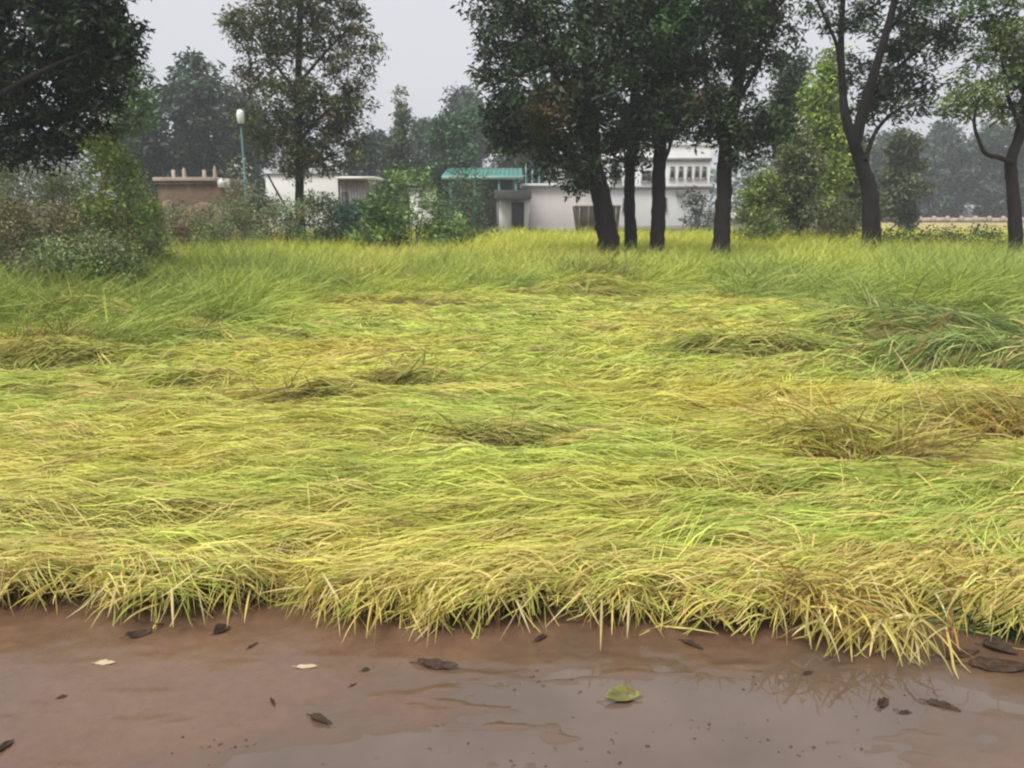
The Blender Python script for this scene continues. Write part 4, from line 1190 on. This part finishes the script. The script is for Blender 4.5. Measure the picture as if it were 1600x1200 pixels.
# low brown building under construction
Y = 36.0
x0, x1 = xpix(246, 300, Y), xpix(352, 300, Y)
bb = empty('brown_building', ((x0 + x1) / 2, Y + 2, 0), 'low unfinished brown building with pale roof edge and stub columns', 'building')
ox = (x0 + x1) / 2
zt = zpix(283, Y)
box('wall', M_BROWN, bb, x0 - ox, x1 - ox, -2, 2, -0.1, zt, 0.02)
box('roof_edge', M_TAN, bb, x0 - ox - 0.1, x1 - ox - 0.3, -2.15, 2.1, zt + 0.003, zpix(277, Y), 0.01)
box('white_corner', M_WHITE, bb, x1 - ox - 0.26, x1 - ox + 0.04, -2.12, -1.5, zpix(293, Y), zpix(279, Y))
for px, tp in ((262, 265), (279, 261), (311, 265), (328, 258)):
    v_, f_ = tube(np.array([[xpix(px, 270, Y) - ox, -1.4, zt + 0.1], [xpix(px, 270, Y) - ox, -1.4, zt + 0.5], [xpix(px, 270, Y) - ox + 0.01, -1.4, zpix(tp, Y)]]), np.array([0.09, 0.075, 0.03]), 6)
    mesh_np('stub_column', v_, f_, M_TAN, bb)
for k in range(1):
    box('string_course', M_BROWN, bb, x0 - ox - 0.05, x1 - ox + 0.04, -2.10, -2.004, zpix(288 + 8 * k, Y), zpix(285.5 + 8 * k, Y))
# earth bank and wall in front of it
rng = np.random.default_rng(9)
Y = 31.0
bx0, bx1 = xpix(235, 330, Y), xpix(440, 330, Y)
ex_ = np.linspace(bx0, bx1, 46)
ez = np.linspace(0, 1, 12)
top = zpix(309, Y) * (0.82 + 0.25 * vnoise(ex_ * 1.3, ex_ * 0, 8)) * sstep(0, 0.6, ex_ - bx0) * sstep(0, 1.6, bx1 - ex_)
EX, ET = np.meshgrid(ex_, ez)
prof = np.sin(ET * math.pi)
bank = grid_mesh('earth_bank', EX, Y - 1.2 + 2.6 * ET + 0.15 * fbm(EX * 2, ET * 4, 4), np.maximum(top[None] * prof ** 0.6 + 0.12 * fbm(EX * 2.2, ET * 5, 6) * prof, -0.08), M_BROWN)
tag(bank, kind='structure')
# stack of red bricks
Y = 26.0
gb = empty('brick_stack', at(305, 375, Y) * np.array([1, 1, 0]), 'low stack of red bricks at the field edge', 'bricks')
bx = np.array(box_vf(-0.15, 0.15, -0.09, 0.09, 0, 0.115)[0])
bme = None
wid_ = xpix(360, 370, Y) - xpix(268, 370, Y)
nb = int(wid_ / 0.32)
for lay in range(9):
    for i in range(nb - (lay % 2) - max(0, lay - 6)):
        if bme is None:
            o = mesh_np('brick', bx, box_vf(0, 1, 0, 1, 0, 1)[1], M_BRICK, gb)
            bme = o.data
        else:
            o = bpy.data.objects.new('brick', bme)
            COL.objects.link(o)
            o.parent = gb
        o.location = (-wid_ / 2 + 0.16 + i * 0.32 + 0.16 * (lay % 2), rng.normal(0, 0.012), lay * 0.122)
        o.rotation_euler = (0, 0, rng.normal(0, 0.04))

# white board hut glimpsed through the young tree, slab hut, far wall, lamp
Y = 44.0
ox = xpix(662, 305, Y)
wb = empty('white_hut', (ox, Y, 0), 'small white hut with dark window glimpsed beside the young tree', 'hut')
box('wall', M_WHITE, wb, -0.75, 0.55, 0, 1.6, -0.1, zpix(297, Y))
box('roof', M_METAL, wb, -0.85, 0.65, -0.15, 1.7, zpix(297, Y) + 0.003, zpix(297, Y) + 0.09)
window(wb, -0.05, 0.55, zpix(311, Y), zpix(300, Y), 0.0, M_WHITE)
Y = 46.0
x0, x1 = xpix(1142, 335, Y), xpix(1200, 335, Y)
ox = (x0 + x1) / 2
sb = empty('slab_hut', (ox, Y + 1, 0), 'low grey hut with a white slab roof beyond the tree apart', 'hut')
box('wall', M_GREY, sb, x0 - ox + 0.1, x1 - ox - 0.1, -0.9, 1, -0.1, zpix(341, Y))
box('roof_slab', M_WHITE, sb, x0 - ox, x1 - ox, -1.1, 1.1, zpix(341, Y) + 0.003, zpix(333, Y), 0.02)
window(sb, 0.2, 0.5, 0.25, zpix(345, Y), -0.9)
Y = 92.0
x0, x1 = xpix(1372, 340, Y), xpix(1720, 340, Y)
ox = (x0 + x1) / 2
fw = empty('boundary_wall', (ox, Y, 0), 'long pale pink boundary wall before the hazy wood', 'wall')
npan = 16
for i in range(npan):
    a = x0 - ox + (x1 - x0) * i / npan
    b = a + (x1 - x0) / npan
    box('panel', M_TAN, fw, a + 0.16, b - 0.16, -0.1, 0.1, -0.1, zpix(340, Y) + 0.03 * math.sin(i * 2.1))
    box('pier', M_TAN, fw, a - 0.15, a + 0.15, -0.16, 0.16, -0.1, zpix(338, Y) + 0.04)
yf = mesh_np('far_field', np.array([[xpix(1335, 350, 46), 44, -0.045], [60, 44, -0.045], [100, 91.5, -0.045], [xpix(1340, 350, 91), 91.5, -0.045]]), np.array([[0, 1, 2, 3]]),
             mat_noise('ripe_far_field', (0.36, 0.30, 0.11), (0.48, 0.40, 0.16), 0.3, 0.9))
tag(yf, kind='structure')
Y = 28.0
c = at(376, 184, Y)
lp = empty('lamp_post', (c[0], Y, 0), 'blue green street lamp post with white lamp head', 'street lamp')
v_, f_ = tube(np.array([[0, 0, -0.1], [0, 0, 0.3], [0, 0, 0.32], [0, 0, c[2] - 0.25]]), np.array([0.08, 0.08, 0.05, 0.038]), 10)
mesh_np('pole', v_, f_, M_POLE, lp, None, True)
v_, f_ = tube(np.array([[0, 0, c[2] - 0.25], [0, 0, c[2] - 0.22], [0, 0, c[2] - 0.18]]), np.array([0.05, 0.12, 0.05]), 12)
mesh_np('collar', v_, f_, M_DARK, lp)
v_, f_ = tube(np.array([[0, 0, c[2] - 0.2], [0, 0, c[2] - 0.15], [0, 0, c[2] + 0.12], [0, 0, c[2] + 0.24], [0, 0, c[2] + 0.27]]), np.array([0.06, 0.11, 0.135, 0.09, 0.01]), 14)
mesh_np('lamp_head', v_, f_, M_LAMP, lp, None, True)

# ------------------------------------------------------------------ fallen leaves and scraps on the mud
M_DEAD = mat_noise('wet_dead_leaf', (0.022, 0.014, 0.010), (0.085, 0.050, 0.030), 30.0, 0.6, 0.3, 60.0, spec=0.2)
M_YLEAF = mat_noise('yellow_green_leaf', (0.09, 0.085, 0.02), (0.24, 0.22, 0.05), 18.0, 0.4, 0.2, 60.0, spec=0.5)
M_PALE = mat_noise('pale_straw', (0.42, 0.33, 0.20), (0.56, 0.46, 0.30), 30.0, 0.7)


def fallen_leaf(px, py, Lpx, rot, curl, mat, label, aspect=0.42, seed=0, thick=0.0015):
    """A leaf lying on the mud: blade with a midrib fold, curled edges and a stalk."""
    rng = np.random.default_rng(900 + seed)
    c = ground(px, py, 0.0)
    dist = math.hypot(c[0], c[1], ) 
    L = Lpx * math.hypot(dist, CAM_H) / FPX
    zb = float(mud_z(np.array([c[0]]), np.array([c[1]]))[0])
    o = empty('fallen_leaf', (c[0], c[1], max(zb, -0.004) + 0.001), label, 'leaf', 'leaves and scraps lying on the mud', rz=math.radians(rot))
    nu, nv = 9, 5
    u = np.linspace(0, 1, nu)
    wv = np.sin(np.clip(u, 0.02, 0.985) ** 0.8 * math.pi) ** 0.8 * aspect * L * 0.5
    lo, hi, ben = rng.uniform(0.2, 0.8), rng.uniform(0.9, 2.0), rng.uniform(-0.05, 0.22)
    wv = wv * (1 + rng.normal(0, 0.13, nu))
    V = []
    for i in range(nu):
        for j in range(nv):
            s = (j - (nv - 1) / 2) / ((nv - 1) / 2)
            z = abs(s) ** 1.5 * wv[i] * curl * (lo if s < 0 else hi) + ben * L * curl * (2 * u[i] - 1) ** 2 + rng.normal(0, 0.012) * L
            V.append([(u[i] - 0.5) * L, s * wv[i] * (1 - 0.25 * curl), max(z, 0)])
    V = np.array(V)
    i = np.arange(nu - 1)[:, None] * nv + np.arange(nv - 1)[None]
    F = np.stack([i, i + nv, i + nv + 1, i + 1], -1).reshape(-1, 4)
    b = mesh_np('blade', V, F, mat, o, None, True)
    md = b.modifiers.new('thickness', 'SOLIDIFY')
    md.thickness = 0.0012
    v_, f_ = tube(np.array([[-0.5 * L, 0, 0.1 * L * curl], [-0.6 * L, 0.02 * L, 0.05 * L], [-0.72 * L, 0.05 * L, 0.01 * L]]), np.array([0.012, 0.011, 0.009]) * L + 0.0005, 5)
    mesh_np('leaf_stalk', v_, f_, mat, o)
    return o


for i, a in enumerate([
    (219, 1001, 34, 25, 0.9, M_DEAD, 'dark curled leaf below the straw tips on bare mud'),
    (348, 993, 26, 50, 0.9, M_DEAD, 'dark brown leaf scrap close under the shadowed hollow'),
    (396, 1013, 18, 60, 0.5, M_DEAD, 'thin dark scrap under the shadowed hollow'),
    (165, 1042, 26, 5, 0.3, M_PALE, 'pale straw scrap alone on the smooth brown mud'),
    (98, 1093, 12, 30, 0.6, M_DEAD, 'tiny dark crumb on the smooth brown mud'),
    (426, 1100, 22, 120, 0.9, M_DEAD, 'small crumpled dark leaf beside the larger oval one'),
    (501, 1127, 38, -28, 0.7, M_DEAD, 'oval dark leaf with folded edges on grey wet mud'),
    (8, 1172, 26, 70, 0.8, M_DEAD, 'dark leaf cut by the edge of the view'),
    (684, 1043, 62, -10, 0.5, M_DEAD, 'long dark leaf where the puddle starts'),
    (480, 1046, 30, 5, 0.3, M_PALE, 'thin pale leaf strip on wet mud'),
    (572, 1049, 14, 20, 0.6, M_DEAD, 'tiny leaf crumb upper of the two near the puddle'),
    (552, 1072, 12, 40, 0.6, M_DEAD, 'tiny leaf crumb lower of the two near the puddle'),
    (846, 1000, 26, 40, 0.8, M_DEAD, 'dark curled scrap under the middle fringe'),
    (962, 985, 24, -5, 0.6, M_DEAD, 'dark leaf bit tucked under the straw'),
    (1082, 1012, 34, -40, 1.0, M_DEAD, 'dark hooked leaf beneath the hanging straws'),
    (1263, 1051, 16, 20, 0.7, M_DEAD, 'small dark crumb below the golden clump'),
    (1380, 1100, 26, 35, 0.9, M_DEAD, 'round dark leaf beside a spatter of mud'),
    (1474, 1103, 40, -30, 0.8, M_DEAD, 'dark leaf at the brown rough patch of mud'),
    (1560, 1043, 72, -6, 0.4, M_DEAD, 'longest dark leaf lying below the green weed tuft'),
    (1562, 1019, 40, -35, 0.9, M_DEAD, 'arched dark leaf touching the green weed tuft'),
    (1500, 1024, 60, 14, 0.4, M_DEAD, 'dark stick like leaf left of the arched one'),
    (1415, 1112, 18, 10, 0.5, M_DEAD, 'small dark leaf piece between the two dark leaves'),
]):
    fallen_leaf(*a[:6], a[6], [0.42, 0.48, 0.3, 0.38, 0.45, 0.26][i % 6], i)
fallen_leaf(975, 1092, 56, 10, 0.8, M_YLEAF, 'big yellow green leaf resting in the puddle', 0.42, 41)

rng = np.random.default_rng(33)
cr = Acc()
for cx, cy, sx, sy, n in ((330, 1172, 40, 14, 60), (620, 1150, 60, 22, 26), (900, 1160, 90, 22, 90), (1110, 1140, 90, 25, 90), (800, 1060, 60, 22, 60), (1420, 1105, 50, 18, 70), (1210, 1070, 120, 10, 30), (1290, 1165, 60, 18, 40), (700, 1000, 700, 14, 60)):
    for _ in range(n // 4):
        p = ground(cx + rng.normal(0, sx), min(1195, cy + rng.normal(0, sy)))
        z = max(float(mud_z(p[:1], p[1:2])[0]), -0.0045)
        r = rng.uniform(0.0012, 0.0042)
        v_, f_ = box_vf(-r * rng.uniform(0.8, 2.2), r * rng.uniform(0.8, 2), -r, r, -0.002, r * rng.uniform(0.3, 0.8))
        v_ = v_ * (1 + rng.normal(0, 0.25, v_.shape))
        a = rng.uniform(0, 3.14)
        v_ = v_ @ np.array([[math.cos(a), math.sin(a), 0], [-math.sin(a), math.cos(a), 0], [0, 0, 1]])
        cr.add(v_ + np.array([p[0], p[1], z]), f_)
tag(cr.build('mud_crumbs', mat_noise('dark_crumb', (0.05, 0.035, 0.025), (0.15, 0.10, 0.07), 30.0, 0.6)), 'dark crumbs of mud and litter strewn on the wet road', 'litter', kind='stuff')

# ------------------------------------------------------------------ haze
hv, hf = box_vf(-260, 260, -60, 230, -1.2, 19.0)
mh = bpy.data.materials.new('pale_haze')
mh.use_nodes = True
mh.node_tree.nodes.clear()
ho = mh.node_tree.nodes.new('ShaderNodeOutputMaterial')
pv = mh.node_tree.nodes.new('ShaderNodeVolumePrincipled')
pv.inputs['Color'].default_value = (0.95, 0.98, 1.0, 1)
pv.inputs['Density'].default_value = 0.0016
mh.node_tree.links.new(pv.outputs[0], ho.inputs['Volume'])
hz_o = mesh_np('haze', hv, hf, mh)
tag(hz_o, kind='stuff')
